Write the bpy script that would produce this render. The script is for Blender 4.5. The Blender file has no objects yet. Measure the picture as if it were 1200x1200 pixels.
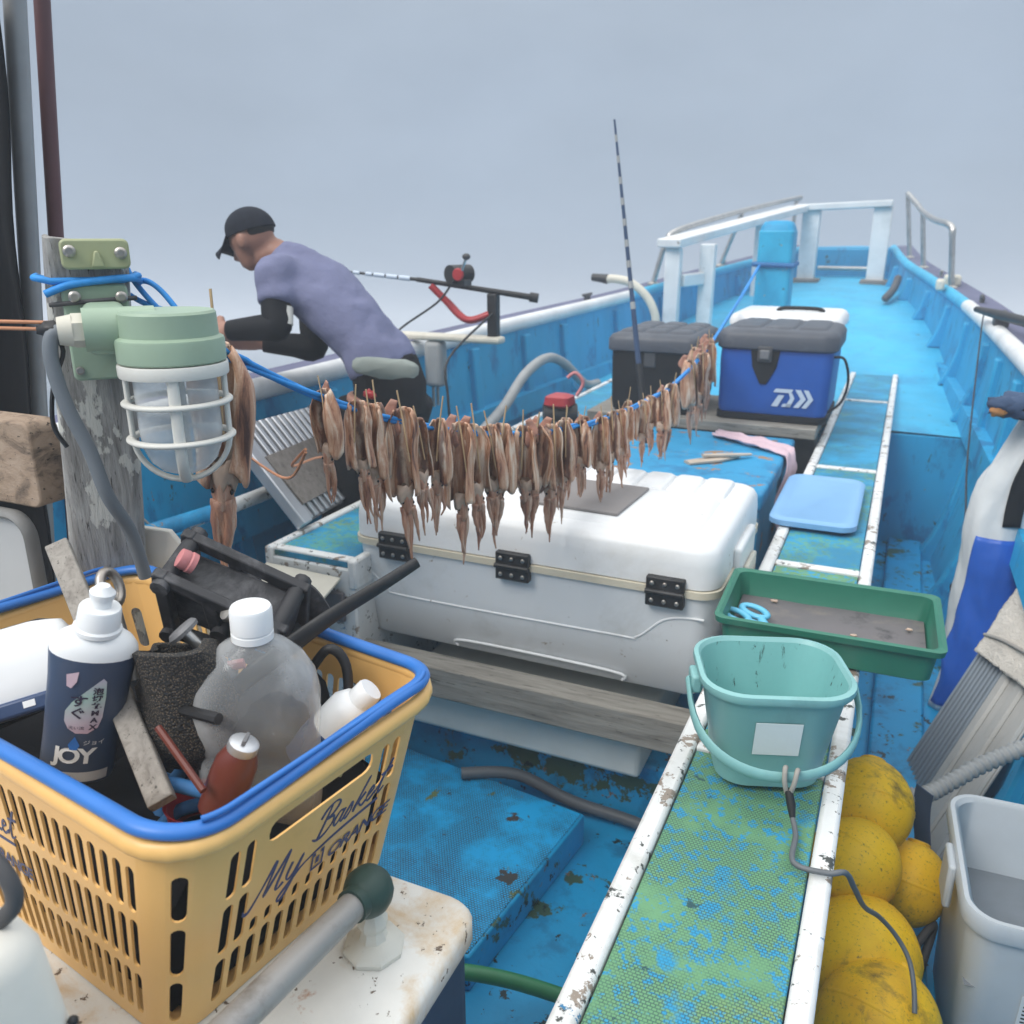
import bpy, bmesh, math, random
from mathutils import Vector, Matrix, noise

# ------------------------------------------------------------------ camera, sky, sun, exposure
S = bpy.context.scene
COL = S.collection
PI = math.pi
HEADING = math.radians(24.279)      # the lens looks this far to port of the bow
PITCH = math.radians(12.13)         # below the sea horizon
TRIM = math.radians(6.13)           # the boat rides bow-up on the swell by this much
CAM = Vector((0.0, 0.0, 1.40))
cd = bpy.data.cameras.new('camera')
cam = bpy.data.objects.new('camera', cd)
COL.objects.link(cam)
cam.location = CAM
cam.rotation_euler = (PI / 2 - PITCH, 0, HEADING)
cd.sensor_width = 36
cd.lens = 30
cd.clip_start = 0.02
cd.clip_end = 3000
cd.dof.use_dof = True
cd.dof.focus_distance = 1.15
cd.dof.aperture_fstop = 7.5
S.camera = cam

SUN_EL, SUN_AZ = math.radians(43), math.radians(-158)   # soft light from high behind the port shoulder
w = bpy.data.worlds.new('World')
S.world = w
w.use_nodes = True
nt = w.node_tree
nt.nodes.clear()
out = nt.nodes.new('ShaderNodeOutputWorld')
bg = nt.nodes.new('ShaderNodeBackground')
sky = nt.nodes.new('ShaderNodeTexSky')
sky.sky_type = 'NISHITA'
sky.sun_disc = False
sky.sun_elevation = SUN_EL
sky.sun_rotation = SUN_AZ
sky.dust_density = 4
sk = nt.nodes.new('ShaderNodeVectorMath'); sk.operation = 'SCALE'
sk.inputs['Scale'].default_value = 0.07
nt.links.new(sky.outputs[0], sk.inputs[0])
tc = nt.nodes.new('ShaderNodeTexCoord')
sp = nt.nodes.new('ShaderNodeSeparateXYZ')
nt.links.new(tc.outputs['Generated'], sp.inputs[0])
nz = nt.nodes.new('ShaderNodeTexNoise')
nz.inputs['Scale'].default_value = 1.6
nz.inputs['Detail'].default_value = 4
mp = nt.nodes.new('ShaderNodeMapping')
mp.inputs['Scale'].default_value = (1, 1, 3.5)
nt.links.new(tc.outputs['Generated'], mp.inputs[0])
nt.links.new(mp.outputs[0], nz.inputs['Vector'])
ad = nt.nodes.new('ShaderNodeMath'); ad.operation = 'MULTIPLY_ADD'
ad.inputs[1].default_value = 0.34
nt.links.new(nz.outputs['Fac'], ad.inputs[0])
nt.links.new(sp.outputs['Z'], ad.inputs[2])
cr = nt.nodes.new('ShaderNodeValToRGB')
e = cr.color_ramp.elements
e[0].position = 0.10; e[0].color = (0.214, 0.276, 0.370, 1)
e[1].position = 0.56; e[1].color = (0.308, 0.362, 0.430, 1)
x = cr.color_ramp.elements.new(1.0); x.color = (1.45, 1.48, 1.50, 1)
nt.links.new(ad.outputs[0], cr.inputs[0])
mx = nt.nodes.new('ShaderNodeMix'); mx.data_type = 'RGBA'
mx.inputs['Factor'].default_value = 0.88
nt.links.new(sk.outputs[0], mx.inputs['A'])
n2 = nt.nodes.new('ShaderNodeTexNoise')          # broad uneven cloud tone
n2.inputs['Scale'].default_value = 2.6; n2.inputs['Detail'].default_value = 5; n2.inputs['Roughness'].default_value = 0.55
m2 = nt.nodes.new('ShaderNodeMapping'); m2.inputs['Scale'].default_value = (1, 1, 2.2); m2.inputs['Location'].default_value = (3, 1, 2)
nt.links.new(tc.outputs['Generated'], m2.inputs[0]); nt.links.new(m2.outputs[0], n2.inputs['Vector'])
r2 = nt.nodes.new('ShaderNodeMapRange'); r2.inputs['From Min'].default_value = 0.3; r2.inputs['From Max'].default_value = 0.7
r2.inputs['To Min'].default_value = 0.90; r2.inputs['To Max'].default_value = 1.09
nt.links.new(n2.outputs['Fac'], r2.inputs['Value'])
s2 = nt.nodes.new('ShaderNodeVectorMath'); s2.operation = 'SCALE'
nt.links.new(cr.outputs[0], s2.inputs[0]); nt.links.new(r2.outputs[0], s2.inputs['Scale'])
nt.links.new(s2.outputs[0], mx.inputs['B'])
nt.links.new(mx.outputs['Result'], bg.inputs['Color'])
bg.inputs['Strength'].default_value = 1.0
nt.links.new(bg.outputs[0], out.inputs[0])

ld = bpy.data.lights.new('sun', 'SUN')
ld.energy = 1.5
ld.angle = math.radians(28)
ld.color = (1.0, 0.97, 0.93)
sun = bpy.data.objects.new('sun', ld)
COL.objects.link(sun)
sd = Vector((math.sin(SUN_AZ) * math.cos(SUN_EL), math.cos(SUN_AZ) * math.cos(SUN_EL), math.sin(SUN_EL)))
sun.rotation_euler = sd.to_track_quat('Z', 'Y').to_euler()
sun.location = (-3, -4, 8)

S.view_settings.view_transform = 'Standard'
S.view_settings.look = 'None'
S.view_settings.exposure = 0.53
S.view_settings.gamma = 1
S.render.engine = 'CYCLES'
S.cycles.use_denoising = True
S.cycles.max_bounces = 7
S.cycles.diffuse_bounces = 3
S.cycles.glossy_bounces = 3
S.cycles.transparent_max_bounces = 12
S.cycles.volume_bounces = 1
S.cycles.caustics_reflective = False
S.cycles.caustics_refractive = False

R = random.Random(7)

# ------------------------------------------------------------------ mesh helpers
def vec(*a):
    return Vector(a)

class MB:
    """collects shapes and links them as one mesh object"""
    def __init__(s):
        s.v, s.f, s.m = [], [], []
        s.M = None
    def add(s, vs, fs, mi=0):
        o = len(s.v)
        if s.M is not None:
            vs = [s.M @ Vector(p) for p in vs]
        s.v += [tuple(p) for p in vs]
        s.f += [tuple(i + o for i in f) for f in fs]
        s.m += [mi] * len(fs)
        return s
    def box(s, x0, x1, y0, y1, z0, z1, mi=0):
        vs = [(x, y, z) for z in (z0, z1) for y in (y0, y1) for x in (x0, x1)]
        return s.add(vs, [(0, 2, 3, 1), (4, 5, 7, 6), (0, 1, 5, 4), (2, 6, 7, 3), (0, 4, 6, 2), (1, 3, 7, 5)], mi)
    def hexa(s, b, t, mi=0):
        """four bottom points and four top points, both counter-clockwise from above"""
        return s.add(list(b) + list(t), [(3, 2, 1, 0), (4, 5, 6, 7), (0, 1, 5, 4), (1, 2, 6, 5), (2, 3, 7, 6), (3, 0, 4, 7)], mi)
    def rings(s, rings, cap=True, closed=False, mi=0):
        n = len(rings[0])
        vs = [p for r in rings for p in r]
        fs = []
        k = len(rings)
        for i in range(k if closed else k - 1):
            a, b = i * n, ((i + 1) % k) * n
            for j in range(n):
                j2 = (j + 1) % n
                fs.append((a + j, a + j2, b + j2, b + j))
        if cap and not closed:
            fs.append(tuple(range(n - 1, -1, -1)))
            fs.append(tuple((k - 1) * n + j for j in range(n)))
        return s.add(vs, fs, mi)
    def tube(s, pts, r, n=10, cap=True, closed=False, side=None, mi=0):
        """r: number, list of numbers or list of (a, b) half-axes; side: fixed direction of the a axis"""
        pts = [Vector(p) for p in pts]
        k = len(pts)
        rs = r if isinstance(r, (list, tuple)) else [r] * k
        rg = []
        a = None
        for i, p in enumerate(pts):
            if closed:
                t = (pts[(i + 1) % k] - pts[i - 1])
            else:
                t = pts[min(i + 1, k - 1)] - pts[max(i - 1, 0)]
            t = t.normalized() if t.length > 1e-9 else Vector((0, 0, 1))
            if side is not None:
                a = Vector(side)
            elif a is None:
                a = Vector((0, 0, 1)) if abs(t.z) < 0.9 else Vector((1, 0, 0))
            a = a - t * a.dot(t)
            a = a.normalized() if a.length > 1e-6 else t.orthogonal().normalized()
            b = t.cross(a)
            ra, rb = rs[i] if isinstance(rs[i], (list, tuple)) else (rs[i], rs[i])
            rg.append([p + a * ra * math.cos(2 * PI * j / n) + b * rb * math.sin(2 * PI * j / n) for j in range(n)])
        return s.rings(rg, cap, closed, mi)
    def lathe(s, prof, n=24, c=(0, 0, 0), cap=True, sq=None, mi=0):
        """prof: (radius, z); sq: (a, b) stretch of x and y"""
        a, b = sq or (1, 1)
        rg = [[(c[0] + r * a * math.cos(2 * PI * j / n), c[1] + r * b * math.sin(2 * PI * j / n), c[2] + z) for j in range(n)] for r, z in prof]
        return s.rings(rg, cap, False, mi)
    def prism(s, poly, z0, z1, mi=0):
        n = len(poly)
        vs = [(x, y, z0) for x, y in poly] + [(x, y, z1) for x, y in poly]
        fs = [tuple(range(n - 1, -1, -1)), tuple(range(n, 2 * n))] + [(i, (i + 1) % n, (i + 1) % n + n, i + n) for i in range(n)]
        return s.add(vs, fs, mi)
    def ball(s, c, r, n=16, k=10, jit=0, mi=0):
        rx, ry, rz = r if isinstance(r, (list, tuple)) else (r, r, r)
        c = Vector(c)
        rg = []
        for i in range(k + 1):
            th = PI * (i + 0.02 if i == 0 else (i - 0.02 if i == k else i)) / k
            ring = []
            for j in range(n):
                ph = 2 * PI * j / n
                d = Vector((math.sin(th) * math.cos(ph), math.sin(th) * math.sin(ph), -math.cos(th)))
                q = 1 + (jit * noise.noise(d * 2.3 + c * 7) if jit else 0)
                ring.append(c + Vector((d.x * rx, d.y * ry, d.z * rz)) * q)
            rg.append(ring)
        return s.rings(rg, True, False, mi)
    def grid(s, P, nu, nv, mi=0, th=None):
        """P(u, v) on 0..1; with th a closed sheet th thick along the normal"""
        pts = [[Vector(P(i / nu, j / nv)) for i in range(nu + 1)] for j in range(nv + 1)]
        W = nu + 1
        vs = [p for row in pts for p in row]
        fs = [(j * W + i, j * W + i + 1, (j + 1) * W + i + 1, (j + 1) * W + i) for j in range(nv) for i in range(nu)]
        if th is None:
            return s.add(vs, fs, mi)
        nr = []
        for j in range(nv + 1):
            for i in range(W):
                a = pts[j][min(i + 1, nu)] - pts[j][max(i - 1, 0)]
                b = pts[min(j + 1, nv)][i] - pts[max(j - 1, 0)][i]
                q = a.cross(b)
                nr.append(q.normalized() if q.length > 1e-12 else Vector((0, 0, 1)))
        N = len(vs)
        vs2 = vs + [p - q * th for p, q in zip(vs, nr)]
        fs2 = fs + [tuple(i + N for i in reversed(f)) for f in fs]
        edge = [i for i in range(W)] + [j * W + nu for j in range(1, nv + 1)] + [nv * W + i for i in range(nu - 1, -1, -1)] + [j * W for j in range(nv - 1, 0, -1)]
        for q in range(len(edge)):
            a, b = edge[q], edge[(q + 1) % len(edge)]
            fs2.append((b, a, a + N, b + N))
        return s.add(vs2, fs2, mi)
    def mesh(s, name, mats, smooth=40):
        me = bpy.data.meshes.new(name)
        me.from_pydata(s.v, [], s.f)
        for m in (mats if isinstance(mats, (list, tuple)) else [mats]):
            me.materials.append(m)
        if any(s.m):
            me.polygons.foreach_set('material_index', s.m)
        if smooth:
            me.polygons.foreach_set('use_smooth', [True] * len(me.polygons))
            if smooth < 180:
                me.set_sharp_from_angle(angle=math.radians(smooth))
        me.update()
        return me
    def build(s, name, mats, parent=None, smooth=40, bevel=0, seg=2, fix=False):
        me = s.mesh(name, mats, smooth)
        if fix:
            b = bmesh.new(); b.from_mesh(me)
            bmesh.ops.recalc_face_normals(b, faces=b.faces)
            b.to_mesh(me); b.free()
        return obj(name, me, parent, bevel, seg)

def obj(name, me, parent=None, bevel=0, seg=2):
    o = bpy.data.objects.new(name, me)
    COL.objects.link(o)
    if parent is not None:
        setparent(o, parent)
    if bevel:
        m = o.modifiers.new('bevel', 'BEVEL')
        m.width = bevel; m.segments = seg
        m.limit_method = 'ANGLE'; m.angle_limit = math.radians(35)
        me.polygons.foreach_set('use_smooth', [True] * len(me.polygons))
        m.harden_normals = False
    return o

def world_of(o):
    M = o.matrix_basis.copy()
    if o.parent:
        M = world_of(o.parent) @ o.matrix_parent_inverse @ M
    return M

def setparent(o, p):
    o.parent = p
    o.matrix_parent_inverse = world_of(p).inverted()

def tag(o, label, cat, group=None):
    o['label'] = label; o['category'] = cat
    if group: o['group'] = group
    return o

def thing(name, label, cat, loc=(0, 0, 0), group=None):
    o = bpy.data.objects.new(name, None)
    COL.objects.link(o)
    o.empty_display_size = 0.05
    o.location = loc
    return tag(o, label, cat, group)

def structure(o):
    o['kind'] = 'structure'; return o

def lerp(a, b, t):
    return a + (b - a) * t

def curve1(xs, ys):
    """smooth interpolation through control values"""
    def f(x):
        if x <= xs[0]: return ys[0]
        if x >= xs[-1]: return ys[-1]
        i = max(k for k in range(len(xs) - 1) if xs[k] <= x)
        def sl(k):
            if k == 0: return (ys[1] - ys[0]) / (xs[1] - xs[0])
            if k == len(xs) - 1: return (ys[-1] - ys[-2]) / (xs[-1] - xs[-2])
            return (ys[k + 1] - ys[k - 1]) / (xs[k + 1] - xs[k - 1])
        h = xs[i + 1] - xs[i]; t = (x - xs[i]) / h
        return (ys[i] * (2 * t**3 - 3 * t * t + 1) + h * sl(i) * (t**3 - 2 * t * t + t)
                + ys[i + 1] * (-2 * t**3 + 3 * t * t) + h * sl(i + 1) * (t**3 - t * t))
    return f

def smooth_path(pts, n=6):
    pts = [Vector(p) for p in pts]
    o = []
    for i in range(len(pts) - 1):
        p0, p1, p2, p3 = pts[max(i - 1, 0)], pts[i], pts[i + 1], pts[min(i + 2, len(pts) - 1)]
        for k in range(n):
            t = k / n
            o.append(0.5 * ((2 * p1) + (p2 - p0) * t + (2 * p0 - 5 * p1 + 4 * p2 - p3) * t * t + (3 * p1 - p0 - 3 * p2 + p3) * t**3))
    o.append(pts[-1])
    return o

def rrect(x0, x1, y0, y1, r, k=5):
    p = []
    for cx, cy, a in ((x1 - r, y0 + r, -PI / 2), (x1 - r, y1 - r, 0), (x0 + r, y1 - r, PI / 2), (x0 + r, y0 + r, PI)):
        for i in range(k + 1):
            t = a + PI / 2 * i / k
            p.append((cx + r * math.cos(t), cy + r * math.sin(t)))
    return p

def frame(o, ex, ey, ez):
    M = Matrix((ex, ey, ez)).transposed().to_4x4()
    M.translation = Vector(o)
    return M

def text_geo(body, size=1.0, shear=0, extrude=0.0, align='LEFT', space=1.0, bold=0.0):
    c = bpy.data.curves.new('lettering', 'FONT')
    c.body = body; c.size = size; c.shear = shear; c.extrude = extrude
    c.align_x = align; c.space_character = space; c.offset = bold
    c.resolution_u = 4
    o = bpy.data.objects.new('lettering', c)
    COL.objects.link(o)
    dg = bpy.context.evaluated_depsgraph_get()
    me = bpy.data.meshes.new_from_object(o.evaluated_get(dg))
    vs = [v.co.copy() for v in me.vertices]
    fs = [tuple(p.vertices) for p in me.polygons]
    bpy.data.objects.remove(o); bpy.data.curves.remove(c); bpy.data.meshes.remove(me)
    return vs, fs

def text_part(name, body, size, M, mat, parent, warp=None, **kw):
    vs, fs = text_geo(body, size, **kw)
    vs = [M @ v for v in vs] if warp is None else [warp(v) for v in vs]
    m = MB(); m.add(vs, fs)
    return m.build(name, mat, parent, smooth=0)

def remesh(o, vox, it=6, fac=0.5):
    m = o.modifiers.new('remesh', 'REMESH'); m.mode = 'VOXEL'; m.voxel_size = vox; m.use_smooth_shade = True
    if it:
        m = o.modifiers.new('smooth', 'SMOOTH'); m.factor = fac; m.iterations = it
    return o

# ------------------------------------------------------------------ materials
def srgb(r, g, b):
    f = lambda c: c / 12.92 if c <= 0.04045 else ((c + 0.055) / 1.055)**2.4
    return (f(r / 255), f(g / 255), f(b / 255), 1)

class NT:
    def __init__(s, name):
        s.mat = bpy.data.materials.new(name)
        s.mat.use_nodes = True
        s.t = s.mat.node_tree
        s.t.nodes.clear()
        s.out = s.n('ShaderNodeOutputMaterial')
        s.b = s.n('ShaderNodeBsdfPrincipled')
        s.l(s.b.outputs[0], s.out.inputs[0])
        s.tc = s.n('ShaderNodeTexCoord')
        s.bumps = []
    def n(s, t): return s.t.nodes.new(t)
    def l(s, a, b): s.t.links.new(a, b)
    def vec(s, scale=(1, 1, 1), rot=(0, 0, 0)):
        m = s.n('ShaderNodeMapping')
        m.inputs['Scale'].default_value = scale
        m.inputs['Rotation'].default_value = rot
        s.l(s.tc.outputs['Object'], m.inputs[0])
        return m.outputs[0]
    def noise(s, scale, detail=4, rough=0.55, vec=None, dist=0):
        q = s.n('ShaderNodeTexNoise')
        q.inputs['Scale'].default_value = scale; q.inputs['Detail'].default_value = detail
        q.inputs['Roughness'].default_value = rough; q.inputs['Distortion'].default_value = dist
        s.l(vec or s.tc.outputs['Object'], q.inputs['Vector'])
        return q.outputs['Fac']
    def ramp(s, fac, stops, const=False):
        r = s.n('ShaderNodeValToRGB')
        el = r.color_ramp.elements
        while len(el) < len(stops): el.new(0.5)
        for q, (p, c) in zip(el, stops):
            q.position = p
            q.color = c if isinstance(c, (tuple, list)) else (c, c, c, 1)
        s.l(fac, r.inputs[0])
        return r.outputs[0]
    def mask(s, fac, lo, hi):
        m = s.n('ShaderNodeMapRange')
        m.inputs['From Min'].default_value = lo; m.inputs['From Max'].default_value = hi
        s.l(fac, m.inputs['Value'])
        return m.outputs[0]
    def mix(s, f, a, b, mode='MIX'):
        m = s.n('ShaderNodeMix'); m.data_type = 'RGBA'; m.blend_type = mode
        for k, q in (('Factor', f), ('A', a), ('B', b)):
            if isinstance(q, (int, float)): m.inputs[k].default_value = q
            elif isinstance(q, (tuple, list)): m.inputs[k].default_value = q
            else: s.l(q, m.inputs[k])
        return m.outputs['Result']
    def math(s, op, a, b=None):
        m = s.n('ShaderNodeMath'); m.operation = op
        for k, q in ((0, a), (1, b)):
            if q is None: continue
            if isinstance(q, (int, float)): m.inputs[k].default_value = q
            else: s.l(q, m.inputs[k])
        return m.outputs[0]
    def bump(s, h, strength, dist=0.002):
        b = s.n('ShaderNodeBump')
        b.inputs['Strength'].default_value = strength; b.inputs['Distance'].default_value = dist
        s.l(h, b.inputs['Height'])
        if s.bumps: s.l(s.bumps[-1], b.inputs['Normal'])
        s.bumps.append(b.outputs[0])
    def done(s, col, rough=0.5, metal=0.0, **kw):
        b = s.b
        if isinstance(col, (tuple, list)): b.inputs['Base Color'].default_value = col
        else: s.l(col, b.inputs['Base Color'])
        if isinstance(rough, (int, float)): b.inputs['Roughness'].default_value = rough
        else: s.l(rough, b.inputs['Roughness'])
        b.inputs['Metallic'].default_value = metal
        for k, q in kw.items():
            b.inputs[k.replace('_', ' ')].default_value = q
        if s.bumps: s.l(s.bumps[-1], b.inputs['Normal'])
        return s.mat

def dim(c, f):
    return (c[0] * f, c[1] * f, c[2] * f, 1)

def plain(name, col, rough=0.5, metal=0.0, var=0.12, scale=14, bump=0.15, bscale=90, bdist=0.001, dirt=None, **kw):
    """a surface with slight mottling and fine relief; dirt = (colour, amount)"""
    t = NT(name)
    c = t.mix(t.mask(t.noise(scale, 5), 0.3, 0.7), dim(col, 1 - var), dim(col, 1 + var * 0.6))
    if dirt:
        dm = t.math('MULTIPLY', t.mask(t.noise(scale * 0.6, 8, 0.7, dist=0.4), 0.62 - dirt[1] * 0.3, 0.8), min(1, dirt[1] * 2))
        c = t.mix(dm, c, dirt[0])
    r = t.mask(t.noise(scale * 2, 4), -1.5, 2.2)
    r = t.math('ADD', t.math('MULTIPLY', t.math('SUBTRACT', r, 0.5), 0.35), rough)
    if bump: t.bump(t.noise(bscale, 4), bump, bdist)
    return t.done(c, r, metal, **kw)

def worn(name, base, layers, rough=0.45, bump=0.25, var=0.12, vscale=4, pattern=None, stretch=(1, 1, 1), spec=0.4):
    """paint with chips and stains of their own shape: layers = (colour, scale, threshold, softness)"""
    t = NT(name)
    v = t.vec(stretch)
    c = t.mix(t.mask(t.noise(vscale, 6, 0.6, v), 0.3, 0.7), dim(base, 1 - var), dim(base, 1 + var))
    hs = []
    for i, (lc, sc, th, so) in enumerate(layers):
        off = t.n('ShaderNodeVectorMath'); off.operation = 'ADD'
        off.inputs[1].default_value = (3.7 * i + 1.3, 1.9 * i, 5.1 * i)
        t.l(v, off.inputs[0])
        m = t.mask(t.noise(sc, 9, 0.68, off.outputs[0], 0.25), th, th + so)
        c = t.mix(m, c, lc)
        if so < 0.04: hs.append(m)
    if pattern:
        c = pattern(t, c)
    for h in hs:
        t.bump(h, -0.35, 0.0015)
    if bump: t.bump(t.noise(70, 5, 0.6), bump, 0.0015)
    r = t.math('ADD', t.math('MULTIPLY', t.noise(9, 5), 0.25), rough - 0.1)
    return t.done(c, r, 0, Specular_IOR_Level=spec)

M = {}
BLUE = (0.009, 0.300, 0.550, 1)
DKG = (0.030, 0.060, 0.035, 1)
BRN = (0.190, 0.120, 0.065, 1)
def weave(t, c, k=170, dark=0.55):
    br = t.n('ShaderNodeTexBrick')
    br.inputs['Scale'].default_value = k
    br.inputs['Mortar Size'].default_value = 0.16
    br.inputs['Mortar Smooth'].default_value = 0.4
    br.inputs['Brick Width'].default_value = 1.0
    br.inputs['Row Height'].default_value = 0.8
    t.l(t.tc.outputs['Object'], br.inputs['Vector'])
    f = br.outputs['Fac']
    t.bump(f, -0.7, 0.002)
    gate = t.mask(t.noise(7, 7, 0.68), 0.38, 0.55)
    return t.mix(t.math('MULTIPLY', t.math('MULTIPLY', f, gate), dark), c, (0.02, 0.05, 0.06, 1))
M['hull'] = worn('hull_paint', BLUE, [((0.012, 0.33, 0.60, 1), 2.5, 0.50, 0.2), ((0.006, 0.17, 0.37, 1), 8, 0.54, 0.10), (DKG, 22, 0.64, 0.02), (BRN, 17, 0.665, 0.015)], rough=0.5, bump=0.5, stretch=(1, 1, 0.45))
M['deck'] = worn('deck_paint', (0.012, 0.350, 0.640, 1), [((0.010, 0.23, 0.50, 1), 2.2, 0.5, 0.25), ((0.012, 0.16, 0.33, 1), 18, 0.64, 0.03), (DKG, 9, 0.68, 0.03)], rough=0.5)
M['bow_deck'] = worn('bow_deck_paint', (0.026, 0.380, 0.610, 1), [((0.028, 0.43, 0.68, 1), 3, 0.5, 0.2), ((0.008, 0.24, 0.46, 1), 1.6, 0.52, 0.2), ((0.03, 0.13, 0.20, 1), 26, 0.635, 0.02), ((0.33, 0.30, 0.25, 1), 34, 0.665, 0.02)], rough=0.45, bump=0.5)  # own lighter blue, lifted paler still to stand for haze over the bow
M['floor'] = worn('floor_paint', (0.006, 0.310, 0.600, 1), [((0.006, 0.20, 0.40, 1), 6, 0.50, 0.10), ((0.05, 0.10, 0.06, 1), 7, 0.585, 0.02), (BRN, 11, 0.635, 0.015), ((0.012, 0.025, 0.025, 1), 19, 0.605, 0.02)], rough=0.45, bump=0.6)
M['hatch'] = worn('hatch_paint', (0.006, 0.345, 0.690, 1), [((0.006, 0.22, 0.46, 1), 6, 0.53, 0.1), ((0.16, 0.20, 0.06, 1), 11, 0.635, 0.015), ((0.05, 0.035, 0.03, 1), 17, 0.635, 0.015)], rough=0.45, pattern=lambda t, c: weave(t, c, 150, 1.0), bump=0.5)
M['white'] = worn('white_paint', (0.68, 0.69, 0.68, 1), [((0.50, 0.50, 0.47, 1), 6, 0.52, 0.15), ((0.26, 0.215, 0.175, 1), 17, 0.585, 0.015), ((0.06, 0.065, 0.06, 1), 38, 0.605, 0.02), ((0.03, 0.17, 0.33, 1), 24, 0.65, 0.015)], rough=0.5, bump=0.6)
M['white_clean'] = worn('white_gloss_paint', (0.70, 0.71, 0.71, 1), [((0.52, 0.54, 0.54, 1), 4, 0.52, 0.2), ((0.25, 0.23, 0.2, 1), 26, 0.66, 0.03)], rough=0.4, bump=0.4)
M['cab_top'] = worn('cabinet_white_paint', (0.72, 0.71, 0.67, 1), [((0.60, 0.45, 0.28, 1), 7, 0.50, 0.14), ((0.42, 0.16, 0.05, 1), 10, 0.60, 0.07), ((0.14, 0.10, 0.07, 1), 46, 0.625, 0.02)], rough=0.6, bump=0.6)
M['cab_side'] = worn('cabinet_navy_paint', (0.028, 0.055, 0.130, 1), [((0.05, 0.09, 0.18, 1), 4, 0.55, 0.2), ((0.35, 0.36, 0.37, 1), 40, 0.76, 0.02)], rough=0.4)
def matmat(name, g, b, amt):
    return worn(name, g, [((0.20, 0.30, 0.10, 1), 4, 0.58, 0.14), (b, 9, 0.620 - amt, 0.06), (b, 75, 0.545 - amt * 0.4, 0.05), ((0.02, 0.08, 0.09, 1), 40, 0.64, 0.03)], rough=0.65, pattern=lambda t, c: weave(t, c, 190, 0.7))
M['mat_green'] = matmat('worn_green_mat', (0.120, 0.285, 0.145, 1), (0.022, 0.270, 0.480, 1), 0.05)
M['mat_teal'] = matmat('worn_teal_mat', (0.085, 0.300, 0.260, 1), (0.020, 0.265, 0.470, 1), 0.12)
M['mat_blue'] = matmat('worn_blue_mat', (0.040, 0.310, 0.430, 1), (0.020, 0.290, 0.520, 1), 0.16)
M['gunwale_mat'] = worn('gunwale_rubber', (0.110, 0.115, 0.190, 1), [((0.05, 0.05, 0.08, 1), 9, 0.6, 0.1), ((0.3, 0.3, 0.36, 1), 20, 0.72, 0.05)], rough=0.8)
def wood(name, a, b, c, ax=(1, 14, 14), sc=5, crack=0.4, paint=None):
    t = NT(name)
    v = t.vec(ax)
    n1 = t.noise(sc, 8, 0.65, v, 0.6)
    col = t.ramp(n1, [(0.28, a), (0.5, b), (0.72, c)])
    n2 = t.noise(sc * 3, 6, 0.7, v)
    col = t.mix(t.mask(n2, 0.60, 0.66), col, dim(a, 0.4))
    if paint:
        pm = t.mask(t.noise(11, 8, 0.6, t.vec((1.3, 1.3, 0.6))), paint[1], paint[1] + 0.015)
        col = t.mix(pm, col, paint[0])
        t.bump(pm, 0.5, 0.002)
    t.bump(n2, crack, 0.004)
    return t.done(col, 0.85)
M['post'] = wood('weathered_post_wood', (0.13, 0.122, 0.113, 1), (0.31, 0.30, 0.285, 1), (0.46, 0.45, 0.43, 1), (16, 16, 1.5), 5, 0.9, ((0.60, 0.59, 0.54, 1), 0.575))
M['plank'] = wood('grey_plank_wood', (0.12, 0.11, 0.095, 1), (0.25, 0.235, 0.205, 1), (0.33, 0.315, 0.28, 1), (1.4, 16, 16), 4)
M['stick'] = wood('stick_wood', (0.16, 0.14, 0.12, 1), (0.29, 0.265, 0.235, 1), (0.37, 0.34, 0.30, 1), (8, 8, 1.5), 9, 0.3)
M['block_wood'] = wood('stained_block_wood', (0.06, 0.045, 0.035, 1), (0.33, 0.24, 0.17, 1), (0.42, 0.32, 0.24, 1), (5, 5, 9), 5, 0.5)
M['slat_wood'] = wood('grey_brown_wood', (0.12, 0.10, 0.085, 1), (0.19, 0.165, 0.145, 1), (0.235, 0.21, 0.19, 1), (3, 12, 12), 5, 0.3)
M['scrap'] = plain('pale_wood_scrap', (0.50, 0.42, 0.34, 1), 0.7, var=0.2)
M['bamboo'] = plain('bamboo', (0.52, 0.36, 0.20, 1), 0.6, var=0.25)
M['lamp_green'] = plain('sage_green_plastic', (0.295, 0.395, 0.290, 1), 0.42, var=0.06, dirt=((0.24, 0.27, 0.17, 1), 0.25), bump=0.1)
M['lamp_olive'] = plain('faded_olive_plastic', (0.350, 0.375, 0.215, 1), 0.5, var=0.1, dirt=((0.2, 0.18, 0.09, 1), 0.25))
M['guard'] = plain('aged_white_plastic', (0.66, 0.65, 0.60, 1), 0.45, var=0.06, dirt=((0.35, 0.33, 0.27, 1), 0.2))
M['ivory'] = plain('ivory_plastic', (0.60, 0.57, 0.48, 1), 0.45, var=0.08, dirt=((0.3, 0.27, 0.2, 1), 0.2))
M['screw'] = plain('dull_steel', (0.42, 0.40, 0.37, 1), 0.4, 0.9, dirt=((0.2, 0.1, 0.05, 1), 0.3))
M['steel'] = plain('brushed_steel', (0.50, 0.49, 0.47, 1), 0.32, 0.95, var=0.2, scale=22, dirt=((0.20, 0.15, 0.11, 1), 0.2))
M['galv'] = plain('galvanised_pipe', (0.36, 0.36, 0.36, 1), 0.5, 0.6, var=0.2, scale=9)
M['alu'] = plain('aluminium', (0.62, 0.63, 0.65, 1), 0.38, 0.75, var=0.08, scale=6)
M['alu_dark'] = plain('grey_channel', (0.17, 0.17, 0.175, 1), 0.6, 0.2)
M['red_pipe'] = plain('maroon_pipe_paint', (0.130, 0.055, 0.060, 1), 0.5, var=0.12)
M['cable_grey'] = plain('grey_pvc', (0.165, 0.185, 0.205, 1), 0.55, var=0.1)
M['black'] = plain('black_plastic', (0.012, 0.012, 0.013, 1), 0.5, var=0.2, dirt=((0.10, 0.10, 0.105, 1), 0.22))
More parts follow.
